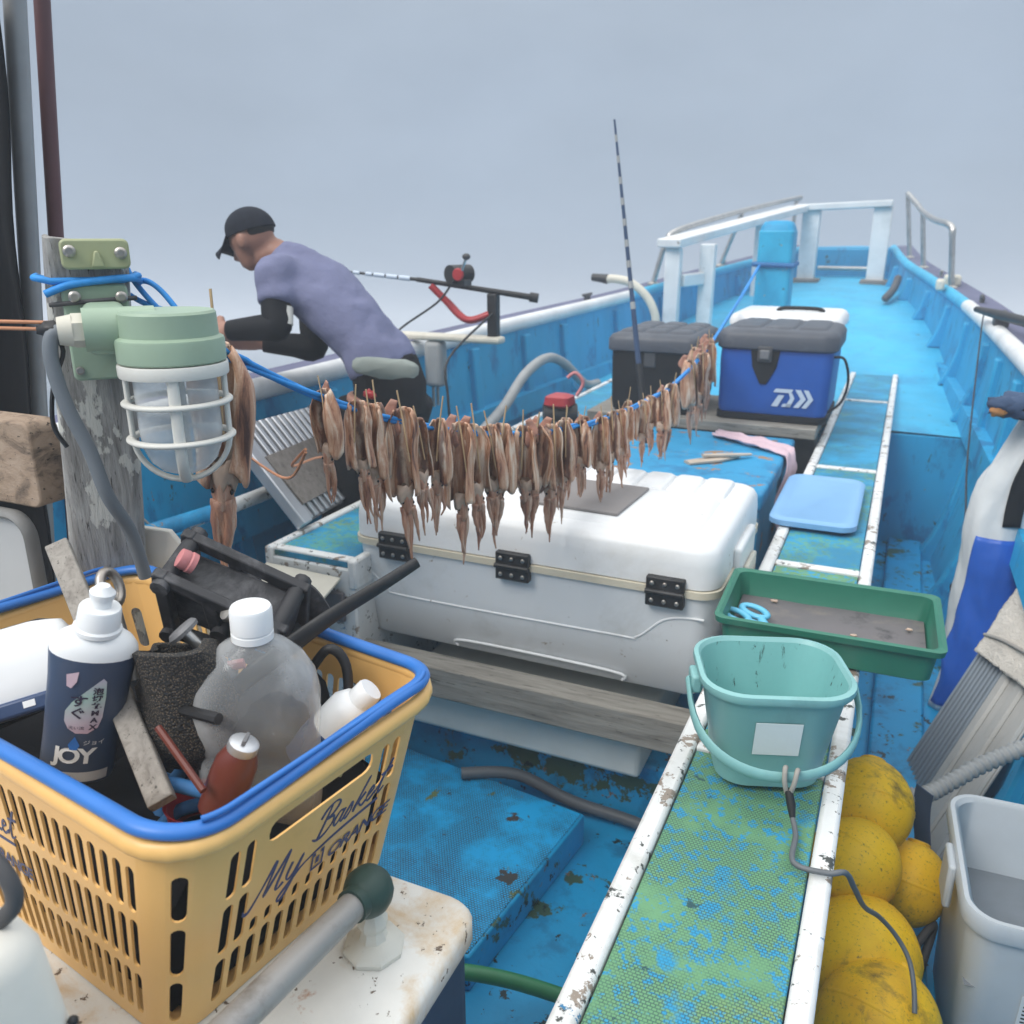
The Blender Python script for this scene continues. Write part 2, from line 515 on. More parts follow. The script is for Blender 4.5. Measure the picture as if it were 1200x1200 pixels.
M['black_dusty'] = plain('salt_dusted_black_plastic', (0.022, 0.022, 0.025, 1), 0.55, var=0.3, scale=25, dirt=((0.17, 0.17, 0.18, 1), 0.42), bump=0.3)
M['black_cloth'] = plain('black_cloth', (0.008, 0.009, 0.011, 1), 0.9, var=0.2, bump=0.4, bscale=260, Specular_IOR_Level=0.15)
M['rubber'] = plain('grey_rubber', (0.055, 0.055, 0.058, 1), 0.6)
def clear(name, col, base=0.10, edge=0.5, rough=0.06):
    """thin clear wall: see-through face on, paler and glossier towards grazing angles"""
    t = NT(name)
    t.bump(t.noise(30, 4), 0.15, 0.002)
    t.done(col, rough)
    tr = t.n('ShaderNodeBsdfTransparent'); tr.inputs[0].default_value = (0.94, 0.95, 0.95, 1)
    lw = t.n('ShaderNodeLayerWeight'); lw.inputs['Blend'].default_value = 0.35
    f = t.math('ADD', t.math('MULTIPLY', lw.outputs['Facing'], edge), base)
    f = t.math('ADD', f, t.math('MULTIPLY', t.mask(t.noise(14, 6, 0.65), 0.50, 0.75), 0.16))
    mxs = t.n('ShaderNodeMixShader')
    t.l(f, mxs.inputs[0]); t.l(tr.outputs[0], mxs.inputs[1]); t.l(t.b.outputs[0], mxs.inputs[2])
    t.l(mxs.outputs[0], t.out.inputs[0])
    return t.mat
M['glass'] = clear('lamp_glass', (0.72, 0.75, 0.77, 1), 0.32, 0.42)
M['pet'] = clear('clear_bottle_plastic', (0.74, 0.76, 0.77, 1), 0.17, 0.50)
M['liquid'] = clear('rinse_water', (0.42, 0.38, 0.28, 1), 0.22, 0.2)
M['cooler'] = worn('white_cooler_plastic', (0.75, 0.765, 0.77, 1), [((0.62, 0.62, 0.60, 1), 4, 0.55, 0.2), ((0.42, 0.38, 0.33, 1), 26, 0.66, 0.03), ((0.25, 0.23, 0.2, 1), 60, 0.69, 0.02)], rough=0.38, bump=0.15, var=0.03)
M['cooler_body'] = worn('grey_white_cooler_plastic', (0.76, 0.785, 0.80, 1), [((0.62, 0.63, 0.62, 1), 5, 0.55, 0.18), ((0.42, 0.38, 0.33, 1), 22, 0.66, 0.03), ((0.22, 0.2, 0.18, 1), 55, 0.68, 0.02)], rough=0.42, bump=0.15, var=0.03)
M['cream'] = plain('cream_gasket', (0.62, 0.57, 0.45, 1), 0.55, var=0.1, dirt=((0.3, 0.24, 0.15, 1), 0.2))
M['grey_pad'] = plain('grey_foam_pad', (0.235, 0.22, 0.215, 1), 0.9, var=0.06, bump=0.3, bscale=300)
M['styro'] = plain('off_white_panel', (0.60, 0.615, 0.58, 1), 0.6, var=0.06, dirt=((0.35, 0.35, 0.3, 1), 0.15))
M['basket'] = plain('orange_yellow_plastic', (0.850, 0.510, 0.175, 1), 0.38, var=0.06, scale=5, bump=0.05, dirt=((0.40, 0.23, 0.11, 1), 0.22))
M['handle_blue'] = plain('blue_handle_plastic', (0.028, 0.165, 0.520, 1), 0.4, var=0.08)
M['print_navy'] = plain('navy_print', (0.035, 0.050, 0.150, 1), 0.5, var=0.25, scale=60)
M['bucket'] = plain('aqua_plastic', (0.215, 0.445, 0.440, 1), 0.42, var=0.07, scale=7, bump=0.12, dirt=((0.07, 0.13, 0.12, 1), 0.2))
M['bucket_grime'] = worn('grimy_aqua_plastic', (0.180, 0.430, 0.420, 1), [((0.03, 0.06, 0.05, 1), 20, 0.585, 0.04), ((0.02, 0.03, 0.025, 1), 45, 0.60, 0.03)], rough=0.45, stretch=(1, 1, 0.25))
M['sticker'] = worn('cracked_white_sticker', (0.62, 0.66, 0.66, 1), [((0.16, 0.33, 0.32, 1), 25, 0.72, 0.02)], rough=0.5)
M['tray'] = plain('dark_green_plastic', (0.020, 0.155, 0.100, 1), 0.42, var=0.10, dirt=((0.05, 0.12, 0.09, 1), 0.2))
M['tray_mat'] = worn('dirty_grey_rubber', (0.125, 0.115, 0.120, 1), [((0.20, 0.175, 0.15, 1), 6, 0.52, 0.15), ((0.05, 0.047, 0.05, 1), 9, 0.60, 0.1), ((0.33, 0.31, 0.28, 1), 45, 0.75, 0.02)], rough=0.55)
M['scissor'] = plain('light_blue_plastic', (0.110, 0.440, 0.640, 1), 0.35)
M['pad_blue'] = plain('pale_blue_plastic', (0.190, 0.390, 0.640, 1), 0.42, var=0.04, bump=0.05)
M['buoy'] = worn('yellow_float', (0.840, 0.500, 0.003, 1), [((0.70, 0.36, 0.004, 1), 6, 0.5, 0.2), ((0.20, 0.13, 0.015, 1), 160, 0.56, 0.14), ((0.050, 0.042, 0.015, 1), 8, 0.525, 0.14)], rough=0.55, bump=0.7)
M['bin'] = plain('translucent_grey_plastic', (0.47, 0.50, 0.52, 1), 0.4, var=0.05, bump=0.05, dirt=((0.25, 0.25, 0.23, 1), 0.15))
M['bin_label'] = plain('paper_label', (0.60, 0.62, 0.62, 1), 0.6)
M['water_dark'] = plain('water_in_bin', (0.20, 0.22, 0.24, 1), 0.08, bump=0.1, bscale=12)
M['pvc'] = plain('grey_beige_pvc', (0.410, 0.400, 0.375, 1), 0.5, var=0.06, dirt=((0.2, 0.19, 0.17, 1), 0.25))
M['pvc_blue'] = plain('blue_grey_pvc', (0.205, 0.240, 0.275, 1), 0.5, var=0.06, dirt=((0.13, 0.14, 0.15, 1), 0.25))
M['towel'] = plain('off_white_towel', (0.58, 0.54, 0.48, 1), 0.95, var=0.15, bump=0.9, bscale=140, bdist=0.006, dirt=((0.45, 0.28, 0.18, 1), 0.15))
M['bag_white'] = plain('white_grey_coated_cloth', (0.56, 0.58, 0.58, 1), 0.5, var=0.05, bump=0.2, bscale=14, bdist=0.01)
M['bag_blue'] = plain('royal_blue_coated_cloth', (0.012, 0.100, 0.480, 1), 0.45, var=0.08, bump=0.2, bscale=14, bdist=0.01)
M['navy_cloth'] = plain('navy_cloth', (0.035, 0.065, 0.130, 1), 0.9, bump=0.5, bscale=120)
M['orange_cloth'] = plain('orange_lining', (0.36, 0.17, 0.06, 1), 0.9)
M['rope_blue'] = plain('blue_rope', (0.020, 0.260, 0.680, 1), 0.6, var=0.15, scale=60)
M['rope_dark'] = plain('dark_blue_rope', (0.030, 0.150, 0.360, 1), 0.7, var=0.2, scale=60)
M['cord'] = plain('orange_rubber_cord', (0.50, 0.22, 0.11, 1), 0.6)
M['twine'] = plain('grey_twine', (0.34, 0.32, 0.29, 1), 0.8)
M['hose_grey'] = plain('grey_hose', (0.30, 0.31, 0.31, 1), 0.55, var=0.12)
M['hose_dark'] = plain('dark_grey_hose', (0.115, 0.125, 0.135, 1), 0.5, var=0.12)
M['hose_green'] = plain('green_hose', (0.030, 0.210, 0.085, 1), 0.4, var=0.12)
M['pink'] = plain('pink_cloth', (0.62, 0.46, 0.52, 1), 0.9, bump=0.3, bscale=120)
M['pink_plastic'] = plain('pink_plastic', (0.55, 0.20, 0.20, 1), 0.5)
M['red'] = plain('red_plastic', (0.38, 0.025, 0.030, 1), 0.4)
M['soft_blue'] = plain('blue_coated_cooler', (0.010, 0.085, 0.370, 1), 0.4, var=0.08, bump=0.2, dirt=((0.05, 0.12, 0.33, 1), 0.25))
M['soft_grey'] = plain('charcoal_coated_lid', (0.055, 0.064, 0.082, 1), 0.5, var=0.12, bump=0.2, dirt=((0.15, 0.16, 0.18, 1), 0.3))
M['soft_black'] = plain('black_coated_bag', (0.010, 0.010, 0.011, 1), 0.6, var=0.15, Specular_IOR_Level=0.25)
M['silver_print'] = plain('silver_print', (0.50, 0.58, 0.68, 1), 0.4, var=0.05)
M['white_plastic'] = plain('white_plastic', (0.80, 0.81, 0.81, 1), 0.35, var=0.03, bump=0.03)
M['bottle_navy'] = plain('slate_navy_label', (0.045, 0.070, 0.125, 1), 0.4, var=0.05, bump=0.03)
M['bottle_grey'] = plain('pale_grey_print', (0.52, 0.52, 0.52, 1), 0.5)
M['brown'] = plain('reddish_brown_plastic', (0.130, 0.030, 0.020, 1), 0.3)
M['lime'] = plain('bright_green_plastic', (0.06, 0.55, 0.08, 1), 0.4)
M['ball_green'] = worn('green_painted_fitting', (0.028, 0.060, 0.050, 1), [((0.06, 0.11, 0.09, 1), 12, 0.5, 0.2), ((0.68, 0.68, 0.64, 1), 22, 0.70, 0.02)], rough=0.45)
M['pipe_paint'] = worn('pipe_with_old_paint', (0.30, 0.285, 0.27, 1), [((0.14, 0.12, 0.10, 1), 13, 0.5, 0.2), ((0.66, 0.66, 0.63, 1), 16, 0.66, 0.02)], rough=0.35, spec=0.8)
M['flange'] = worn('flaky_white_paint', (0.62, 0.61, 0.55, 1), [((0.40, 0.36, 0.28, 1), 18, 0.55, 0.1), ((0.16, 0.25, 0.18, 1), 30, 0.72, 0.03), ((0.14, 0.11, 0.08, 1), 45, 0.66, 0.03)], rough=0.6, bump=0.8)
M['cream_paint'] = worn('cream_paint', (0.68, 0.655, 0.59, 1), [((0.50, 0.46, 0.38, 1), 6, 0.55, 0.2), ((0.1, 0.08, 0.06, 1), 30, 0.76, 0.02)], rough=0.55)
M['grey_board'] = plain('grey_white_board', (0.44, 0.445, 0.445, 1), 0.5, var=0.04)
M['grey_rim'] = plain('mid_grey_rim', (0.175, 0.175, 0.170, 1), 0.55)
M['skin'] = plain('skin', (0.33, 0.165, 0.115, 1), 0.55, var=0.1)
M['hair'] = plain('black_hair', (0.012, 0.011, 0.010, 1), 0.8, bump=0.8, bscale=300)
M['shirt'] = plain('lavender_grey_jersey', (0.160, 0.172, 0.285, 1), 0.85, var=0.10, bump=0.5, bscale=16, bdist=0.014)
M['sleeve'] = plain('black_arm_sleeve', (0.008, 0.009, 0.012, 1), 0.7, var=0.2, Specular_IOR_Level=0.2)
M['cap'] = plain('charcoal_cap', (0.014, 0.017, 0.026, 1), 0.85, var=0.25, scale=60, bump=0.4, bscale=220, Specular_IOR_Level=0.2)
M['trouser'] = plain('black_trousers', (0.012, 0.012, 0.014, 1), 0.8, var=0.2, bump=0.4, bscale=30, bdist=0.008, Specular_IOR_Level=0.15)
M['pouch'] = plain('grey_green_pouch', (0.22, 0.25, 0.23, 1), 0.8, bump=0.3, bscale=50)
def squid_mat(name, dark):
    t = NT(name)
    oi = t.n('ShaderNodeObjectInfo')
    off = t.n('ShaderNodeVectorMath'); off.operation = 'ADD'
    t.l(t.vec((60, 60, 9)), off.inputs[0])
    cx = t.n('ShaderNodeCombineXYZ')
    sc = t.math('MULTIPLY', oi.outputs['Random'], 37.0)
    t.l(sc, cx.inputs[0]); t.l(sc, cx.inputs[2])
    t.l(cx.outputs[0], off.inputs[1])
    n = t.noise(1.0, 6, 0.6, off.outputs[0], 0.7)
    col = t.ramp(n, [(0.33, (0.085, 0.036, 0.026, 1)), (0.42, (0.36, 0.165, 0.090, 1)), (0.51, (0.52, 0.30, 0.19, 1)), (0.62, (0.66, 0.53, 0.41, 1))])
    col = t.mix(dark, col, (0.38, 0.20, 0.145, 1))
    ox = t.n('ShaderNodeSeparateXYZ'); t.l(t.tc.outputs['Object'], ox.inputs[0])
    cen = t.math('MULTIPLY', t.math('SUBTRACT', oi.outputs['Random'], 0.5), 0.040)
    wob = t.math('MULTIPLY', t.math('SUBTRACT', t.noise(45, 3), 0.5), 0.02)
    band = t.mask(t.math('ABSOLUTE', t.math('ADD', t.math('SUBTRACT', ox.outputs['X'], cen), wob)), 0.0095, 0.0035)
    col = t.mix(t.math('MULTIPLY', band, 0.78 if dark < .1 else 0.0), col, (0.095, 0.042, 0.032, 1))
    sp = t.mask(t.noise(520, 2), 0.56, 0.68)
    col = t.mix(t.math('MULTIPLY', sp, 0.3), col, (0.18, 0.07, 0.055, 1))
    t.bump(n, 0.5, 0.004)
    t.bump(t.noise(260, 3), 0.25, 0.001)
    return t.done(col, 0.42, 0, Specular_IOR_Level=0.5)
M['squid'] = squid_mat('dried_squid_skin', 0.0)
M['squid_arm'] = squid_mat('dried_squid_arms', 0.45)
M['squid_fin'] = plain('pinkish_squid_fin', (0.42, 0.21, 0.15, 1), 0.5, var=0.2, scale=40)
M['squid_pale'] = plain('pale_squid_edge', (0.46, 0.34, 0.26, 1), 0.5, var=0.2, scale=60)
M['eye'] = plain('black_squid_eye', (0.01, 0.01, 0.012, 1), 0.2)
def water():
    t = NT('sea_water')
    t.bump(t.noise(0.9, 6, 0.6, t.vec((1, 1.6, 1))), 0.5, 0.25)
    t.bump(t.noise(6, 5, 0.6), 0.3, 0.04)
    return t.done((0.060, 0.095, 0.125, 1), 0.12, 0, IOR=1.33)
M['sea'] = water()
# ------------------------------------------------------------------ the boat (x starboard, y bow, z up, in its own frame)
YS = [-1.4, 0, 2.2, 3.5, 5.5, 7.0, 8.0, 9.05]
g_xr = curve1(YS, [.43, .445, .44, .405, .30, .11, -.06, -.19])
g_xl = curve1(YS, [-1.80, -1.82, -1.81, -1.765, -1.633, -1.45, -1.24, -.93])
g_z = curve1(YS, [.92, .925, .93, .955, 1.0, 1.075, 1.145, 1.245])
g_in = curve1(YS, [.13, .13, .13, .14, .20, .24, .22, .16])
deck_z = curve1([4.15, 5.3, 6.2, 7.4, 8.6, 9.1], [.535, .600, .735, .865, .955, .975])
def hull_in(y, side, t):
    """inner skin, t 0 at the gunwale, 1 at the floor"""
    z = lerp(g_z(y), 0.0, t)
    k = g_in(y) * (0.25 * t + 0.75 * t * t)
    return Vector(((g_xr(y) - k) if side > 0 else (g_xl(y) + k), y, z))

boat = thing('fishing_boat', 'blue wooden fishing boat with white rails, seen from its cabin towards the bow', 'boat', (-.69, 3, 0))
m = MB()
rg = []
ny = 44
for i in range(ny + 1):
    y = lerp(-1.4, 9.05, i / ny)
    L = [hull_in(y, -1, t / 8) for t in range(8, -1, -1)]
    Rr = [hull_in(y, 1, t / 8) for t in range(0, 9)]
    ol, orr = L[-1] + vec(-.15, 0, 0), Rr[0] + vec(.15, 0, 0)
    fl = 0.25 + 0.25 * max(0, (y - 5) / 4)
    outl = [ol, ol + vec(fl * .3, 0, -.45), ol + vec(fl, 0, -1.3), vec(-.69 + .12 * max(0, (y - 4) / 5), y, -1.9)]
    outr = [orr + vec(-fl, 0, -1.3), orr + vec(-fl * .3, 0, -.45), orr]
    rg.append(L + outl + outr + Rr)
m.rings(rg)
m.build('hull', M['hull'], boat, smooth=50, fix=True)
m = MB()
b0 = [vec(g_xl(9.05) - .15, 9.04, -1.9), vec(g_xr(9.05) + .15, 9.04, -1.9), vec(-.52, 10.3, -1.6), vec(-.60, 10.3, -1.6)]
t0 = [vec(g_xl(9.05) - .15, 9.04, 1.246), vec(g_xr(9.05) + .15, 9.04, 1.246), vec(-.52, 10.5, 1.24), vec(-.60, 10.5, 1.24)]
m.hexa(b0, t0)
m.build('bow', M['hull'], boat, bevel=0.02)
m = MB()
m.grid(lambda u, v: vec(lerp(hull_in(lerp(-1.35, 4.4, v), -1, 1).x - .01, hull_in(lerp(-1.35, 4.4, v), 1, 1).x + .01, u), lerp(-1.35, 4.4, v), 0.012), 8, 12)
m.build('floor', M['floor'], boat, smooth=60)
m = MB()
def dk(u, v):
    y = lerp(4.15, 9.06, v); z = deck_z(y)
    t = 1 - z / g_z(y)
    a, b = hull_in(y, -1, t).x - .015, hull_in(y, 1, t).x + .015
    return vec(lerp(a, b, u), y, z + .012 * math.sin(PI * u))
m.grid(dk, 10, 26)
m.build('bow_deck', M['bow_deck'], boat, smooth=60)
m = MB()
m.hexa([vec(-1.70, 4.15, .0), vec(.34, 4.15, .0), vec(.34, 4.2, .0), vec(-1.70, 4.2, .0)], [vec(-1.68, 4.15, .53), vec(.32, 4.15, .53), vec(.32, 4.2, .53), vec(-1.68, 4.2, .53)])
m.build('bulkhead', M['hull'], boat, bevel=.006)
for side in (-1, 1):
    g = g_xl if side < 0 else g_xr
    m = MB()
    ys = [lerp(-1.4, 9.4, i / 50) for i in range(51)]
    m.rings([[vec(g(y) + side * a, y, g_z(y) + h) for a, h in ((.02, .001), (.17, .001), (.17, .016), (.02, .016))] for y in ys])
    m.build('gunwale', M['gunwale_mat'], boat, smooth=30, fix=True)
    m = MB()
    m.tube([vec(g(y) + side * .012, y, g_z(y) - .002) for y in [lerp(-1.4, 5.5, i / 40) for i in range(41)]], (.036), 12)
    m.build('rubbing_rail', M['white_clean'], boat, smooth=60)
    m = MB()
    m.tube([vec(g(y) + side * .012, y, g_z(y) - .004) for y in [lerp(5.5, 9.05, i / 26) for i in range(27)]], .034, 12)
    m.build('rubbing_rail', M['bow_deck'], boat, smooth=60)
    # stringer part way down the hull
    m = MB()
    ts = .40
    m.rings([[hull_in(y, side, ts + a) + vec(-side * b, 0, 0) for a, b in ((-.05, -.02), (-.05, .045), (.05, .045), (.05, -.02))] for y in [lerp(-1.3, 6.6, i / 40) for i in range(41)]])
    m.build('stringer', M['hull'], boat, smooth=30, fix=True)
    for k in range(14):
        y = .35 + k * .52 if k < 8 else 4.45 + (k - 8) * .78
        tb = 1.0 if y < 4.1 else 1 - deck_z(y) / g_z(y)
        m = MB()
        rr = []
        for i in range(9):
            t = lerp(.06, tb, i / 8)
            d = .026 + (.045 * max(0, (t - tb + .25) / .25)**2)
            rr.append([hull_in(y + dy, side, t) + vec(-side * dd, 0, 0) for dy, dd in ((-.03, -.02), (-.03, d), (.03, d), (.03, -.02))])
        m.rings(rr)
        m.build('rib', M['hull'], boat, smooth=40, fix=True, bevel=.008)
# cleats and small hardware along the gunwales
for side, y in ((-1, 5.0), (-1, 5.75), (-1, 6.6), (-1, 7.5), (1, 4.75), (1, 5.55), (1, 7.0)):
    g = g_xl if side < 0 else g_xr
    c = vec(g(y) + side * .085, y, g_z(y) + .015)
    m = MB(); m.tube([c + vec(0, -.075, .035), c + vec(0, -.03, .030), c + vec(0, .03, .030), c + vec(0, .075, .035)], [.008, .013, .013, .008], 8)
    m.tube([c + vec(0, -.025, 0), c + vec(0, -.025, .03)], .012, 8); m.tube([c + vec(0, .025, 0), c + vec(0, .025, .03)], .012, 8)
    m.build('cleat', M['rubber'] if y < 6 else M['screw'], boat, smooth=50)
# cap blocks on the bow gunwale
for p in ((.17, 6.35, 1.055, .10, .09), (.12, 6.1, 1.04, .05, .07)):
    m = MB(); m.box(p[0] + .03, p[0] + .03 + p[3], p[1], p[1] + p[4] * 2, p[2], p[2] + .07)
    m.build('fairlead', M['ivory'], boat, bevel=.015)

# benches
def bench(x0, x1, y0, y1, zt, cross, mats, wl, wr, cw, extra=0):
    b = MB()
    b.box(x0 + .006, x1 - .006 - extra, y0 + .004, y1, 0.0, zt - .019)
    root = b.build('bench', M['white'], boat, bevel=.006)
    for a, c in ((x0, x0 + wl), (x1 - wr, x1)):
        q = MB()
        k = 14
        q.rings([[vec(xx, lerp(y0, y1, i / k), zz) for xx, zz in ((a, zt - .072), (c, zt - .072), (c, zt + .006), (a, zt + .006))] for i in range(k + 1)])
        q.build('edge_trim', M['white'], root, bevel=.006, fix=True)
    for y in cross:
        q = MB(); q.box(x0 + wl + .001, x1 - wr - .001, y - cw / 2, y + cw / 2, zt - .02, zt + .003)
        q.build('cross_trim', M['white'], root, bevel=.003)
    ends = [y0] + list(cross) + [y1]
    for i in range(len(ends) - 1):
        a, c = ends[i] + cw / 2 + .001, ends[i + 1] - cw / 2 - .001
        q = MB(); q.box(x0 + wl + .002, x1 - wr - .002, a, c, zt - .018, zt - .002)
        q.build('mat_panel', M[mats[i]], root, bevel=.002)
    return root
sb = bench(-.245, .008, .12, 5.3, .62, (1.20, 2.065, 3.06, 4.41), ('mat_green', 'mat_green', 'mat_teal', 'mat_blue', 'mat_blue'), .030, .028, .030, .040)
pb = bench(-1.435, -1.155, 1.62, 5.2, .62, (1.645, 3.2), ('mat_teal', 'mat_teal', 'mat_blue'), .024, .024, .03)
m = MB(); m.hexa([vec(-1.43, 1.53, .545), vec(-1.20, 1.53, .540), vec(-1.20, 1.62, .57), vec(-1.43, 1.62, .575)], [vec(-1.43, 1.53, .553), vec(-1.20, 1.53, .548), vec(-1.20, 1.62, .578), vec(-1.43, 1.62, .583)])
m.build('metal_flap', M['ivory'], pb, bevel=.002)
m = MB(); m.box(-1.40, -1.19, 1.608, 1.622, .46, .54); m.build('vent_panel', M['tray_mat'], pb, bevel=.004)
for dx in (-.035, .0):
    m = MB(); m.tube(smooth_path([vec(-1.28 + dx, 1.61, .43), vec(-1.285 + dx, 1.585, .455), vec(-1.27 + dx, 1.58, .485), vec(-1.25 + dx, 1.585, .505)], 5), .008, 8)
    m.build('hook', M['black'], pb, smooth=80)
m = MB(); m.lathe([(.001, 0), (.024, 0), (.026, .012), (.016, .03), (.012, .05), (.001, .052)], 14, (-1.275, 1.592, .40)); m.build('cleat', M['flange'], pb)

# cross boards and the low step under the big cooler
m = MB(); m.box(-1.152, -.247, 1.72, 2.45, .0, .188); m.build('step', M['floor'], boat, bevel=.008)
m = MB(); m.box(-1.150, -.248, 3.30, 3.86, .655, .695); m.build('thwart', M['plank'], boat, bevel=.004)
m = MB(); m.box(-1.150, -.248, 3.36, 3.42, .38, .654); m.build('thwart_beam', M['black'], boat, bevel=.004)
m = MB(); m.box(.06, .20, .5, 4.1, .0, .055); m.build('floor_beam', M['floor'], boat, bevel=.008)

# bow fittings
mp_ = thing('mooring_post', 'thick blue bow post with rusty worn top, rope end tied to it', 'post', (-.63, 4.63, .55))
m = MB(); m.prism(rrect(-.715, -.545, 4.55, 4.72, .025), .53, 1.40); m.build('shaft', M['bow_deck'], mp_, bevel=.006)
m = MB(); m.rings([[vec(x, y, z) for x, y in rrect(-.63 - a, -.63 + a, 4.635 - a, 4.635 + a, .03)] for a, z in ((.083, 1.398), (.076, 1.42), (.066, 1.44), (.04, 1.447))]); m.build('cap', M['hull'], mp_, smooth=50)
m = MB(); m.tube([vec(-.725, 4.54, 1.24), vec(-.535, 4.54, 1.235), vec(-.535, 4.73, 1.24), vec(-.725, 4.73, 1.24)], .012, 8, closed=True); m.build('rope_lashing', M['rope_dark'], mp_, smooth=60)

fr = thing('timber_gantry', 'white painted timber frame standing on the bow deck', 'frame', (-.9, 7.5, .9))
def beam(name, a, b, w_, h, mat, parent, n=1):
    a, b = Vector(a), Vector(b)
    q = MB(); q.tube([a, b], [(h * .7071, w_ * .7071)] * 2, 4, side=(0, 0, 1))
    # square section turned to stand flat
    q = MB()
    t = (b - a).normalized()
    up = vec(0, 0, 1) if abs(t.z) < .9 else vec(0, 1, 0)
    s_ = t.cross(up).normalized(); u_ = s_.cross(t)
    q.rings([[p + s_ * x * w_ / 2 + u_ * z * h / 2 for x, z in ((-1, -1), (1, -1), (1, 1), (-1, 1))] for p in (a, b)])
    return q.build(name, mat, parent, bevel=.008, fix=True)
beam('top_beam', (-1.47, 5.75, 1.32), (-.99, 8.42, 1.585), .17, .055, M['white_clean'], fr)
beam('cross_beam', (-1.02, 8.5, 1.592), (-.22, 8.5, 1.622), .20, .055, M['white_clean'], fr)
for x, y, zt in ((-1.45, 5.83, 1.29), (-1.27, 6.05, 1.315), (-1.16, 7.55, 1.47), (-.88, 8.5, 1.57), (-.29, 8.5, 1.59)):
    wd = .15 if y > 8 else .10
    beam('leg', (x, y, deck_z(y) - .02), (x, y, zt), wd, wd * .8, M['white_clean'], fr)
beam('brace', (-1.40, 5.86, 1.08), (-1.30, 6.02, 1.09), .06, .08, M['white_clean'], fr)
for x in (-.88, -.29):
    m = MB(); m.prism(rrect(x - .12, x + .12, 8.38, 8.62, .03), deck_z(8.5) - .03, deck_z(8.5) + .035); m.build('foot_block', M['slat_wood'], fr, bevel=.01)
m = MB(); m.tube([vec(-.82, 8.9, 1.06), vec(-.30, 8.9, 1.06)], .02, 10); m.build('low_bar', M['steel'], fr)

def rail(name, label, path, posts):
    r = thing(name, label, 'railing', path[0])
    q = MB(); q.tube(smooth_path(path, 6), .021, 10); q.build('handrail', M['steel'], r, smooth=70)
    for a, b in posts:
        q = MB(); q.tube([a, b], .018, 10); q.build('stanchion', M['steel'], r, smooth=70)
        q = MB(); q.lathe([(.04, 0), (.04, .01), (.024, .022)], 14, (b[0], b[1], b[2] - .005)); q.build('foot', M['screw'], r)
rail('bow_railing', 'steel tube railing on the starboard bow gunwale', [vec(-.11, 8.25, 1.69), vec(-.03, 7.9, 1.60), vec(.02, 7.55, 1.535), vec(.10, 6.9, 1.47), vec(.17, 6.4, 1.44), vec(.20, 6.31, 1.41), vec(.205, 6.3, 1.37)],
     [(vec(-.11, 8.25, 1.69), vec(-.03, 8.25, 1.18)), (vec(.02, 7.55, 1.535), vec(.08, 7.55, 1.125)), (vec(.205, 6.3, 1.38), vec(.245, 6.3, 1.05))])
rail('bow_railing', 'steel tube railing on the port bow gunwale behind the white frame', [vec(-1.57, 6.0, 1.27), vec(-1.555, 6.03, 1.34), vec(-1.50, 6.2, 1.41), vec(-1.30, 7.4, 1.55), vec(-1.06, 8.8, 1.685), vec(-1.05, 8.85, 1.68)],
     [(vec(-1.57, 6.0, 1.28), vec(-1.63, 6.0, 1.045)), (vec(-1.30, 7.4, 1.55), vec(-1.45, 7.4, 1.12)), (vec(-1.06, 8.8, 1.685), vec(-1.08, 8.8, 1.24))])
m = MB(); m.tube(smooth_path([vec(-1.70, 5.2, 1.115), vec(-1.655, 5.2, 1.118), vec(-1.56, 5.2, 1.10), vec(-1.47, 5.2, 1.04), vec(-1.41, 5.2, .96), vec(-1.38, 5.2, .85), vec(-1.38, 5.2, .60)], 6), .026, 10)
hp = thing('wash_hose', 'pale hose bending over the port gunwale with a black nozzle', 'hose', (-1.38, 5.2, .6))
m.build('tube', M['ivory'], hp, smooth=70)
m = MB(); m.tube([vec(-1.70, 5.2, 1.115), vec(-1.74, 5.2, 1.12), vec(-1.80, 5.2, 1.125)], [.03, .026, .022], 10); m.build('nozzle', M['black'], hp, smooth=40)
for p, nm, lb, r in (((-.42, 6.5), 'deck_fitting', 'small dark fitting lying on the open bow deck', .045), ((-.13, 7.6), 'fender', 'dark grey fender lying on the bow deck against the starboard hull', .05)):
    z = deck_z(p[1])
    m = MB()
    if nm == 'fender':
        m.tube(smooth_path([vec(p[0] - .03, p[1] - .35, z + .02), vec(p[0] + .02, p[1] - .05, z + .08), vec(p[0] + .04, p[1] + .20, z + .16)], 6), [.008] + [.030] * 11 + [.010], 12)
    else:
        m.ball(vec(p[0], p[1], z + .03), (.05, .035, .025), 12, 8, .3)
        m.tube([vec(p[0] - .03, p[1] - .02, z + .03), vec(p[0] + .05, p[1] + .05, z + .06)], .016, 8)
    tag(m.build(nm, M['rubber'], None, smooth=70), lb, 'fitting' if nm != 'fender' else 'fender')
# ------------------------------------------------------------------ things in the middle of the boat
# big white cooler on its boards
tag(MB().box(-1.19, -.30, 1.595, 1.665, .318, .400).build('plank', M['plank'], None, bevel=.004), 'weathered grey plank under the front edge of the big white cooler', 'plank')
tag(MB().box(-1.19, -.30, 2.10, 2.18, .318, .400).build('plank', M['plank'], None, bevel=.004), 'weathered grey plank under the far edge of the big white cooler', 'plank')
m = MB(); m.box(-1.06, -.425, 1.655, 2.22, .190, .317)
tag(m.build('white_panel_box', M['styro'], None, bevel=.012, seg=3), 'long flat off-white box lying under the plank and the big cooler', 'box')

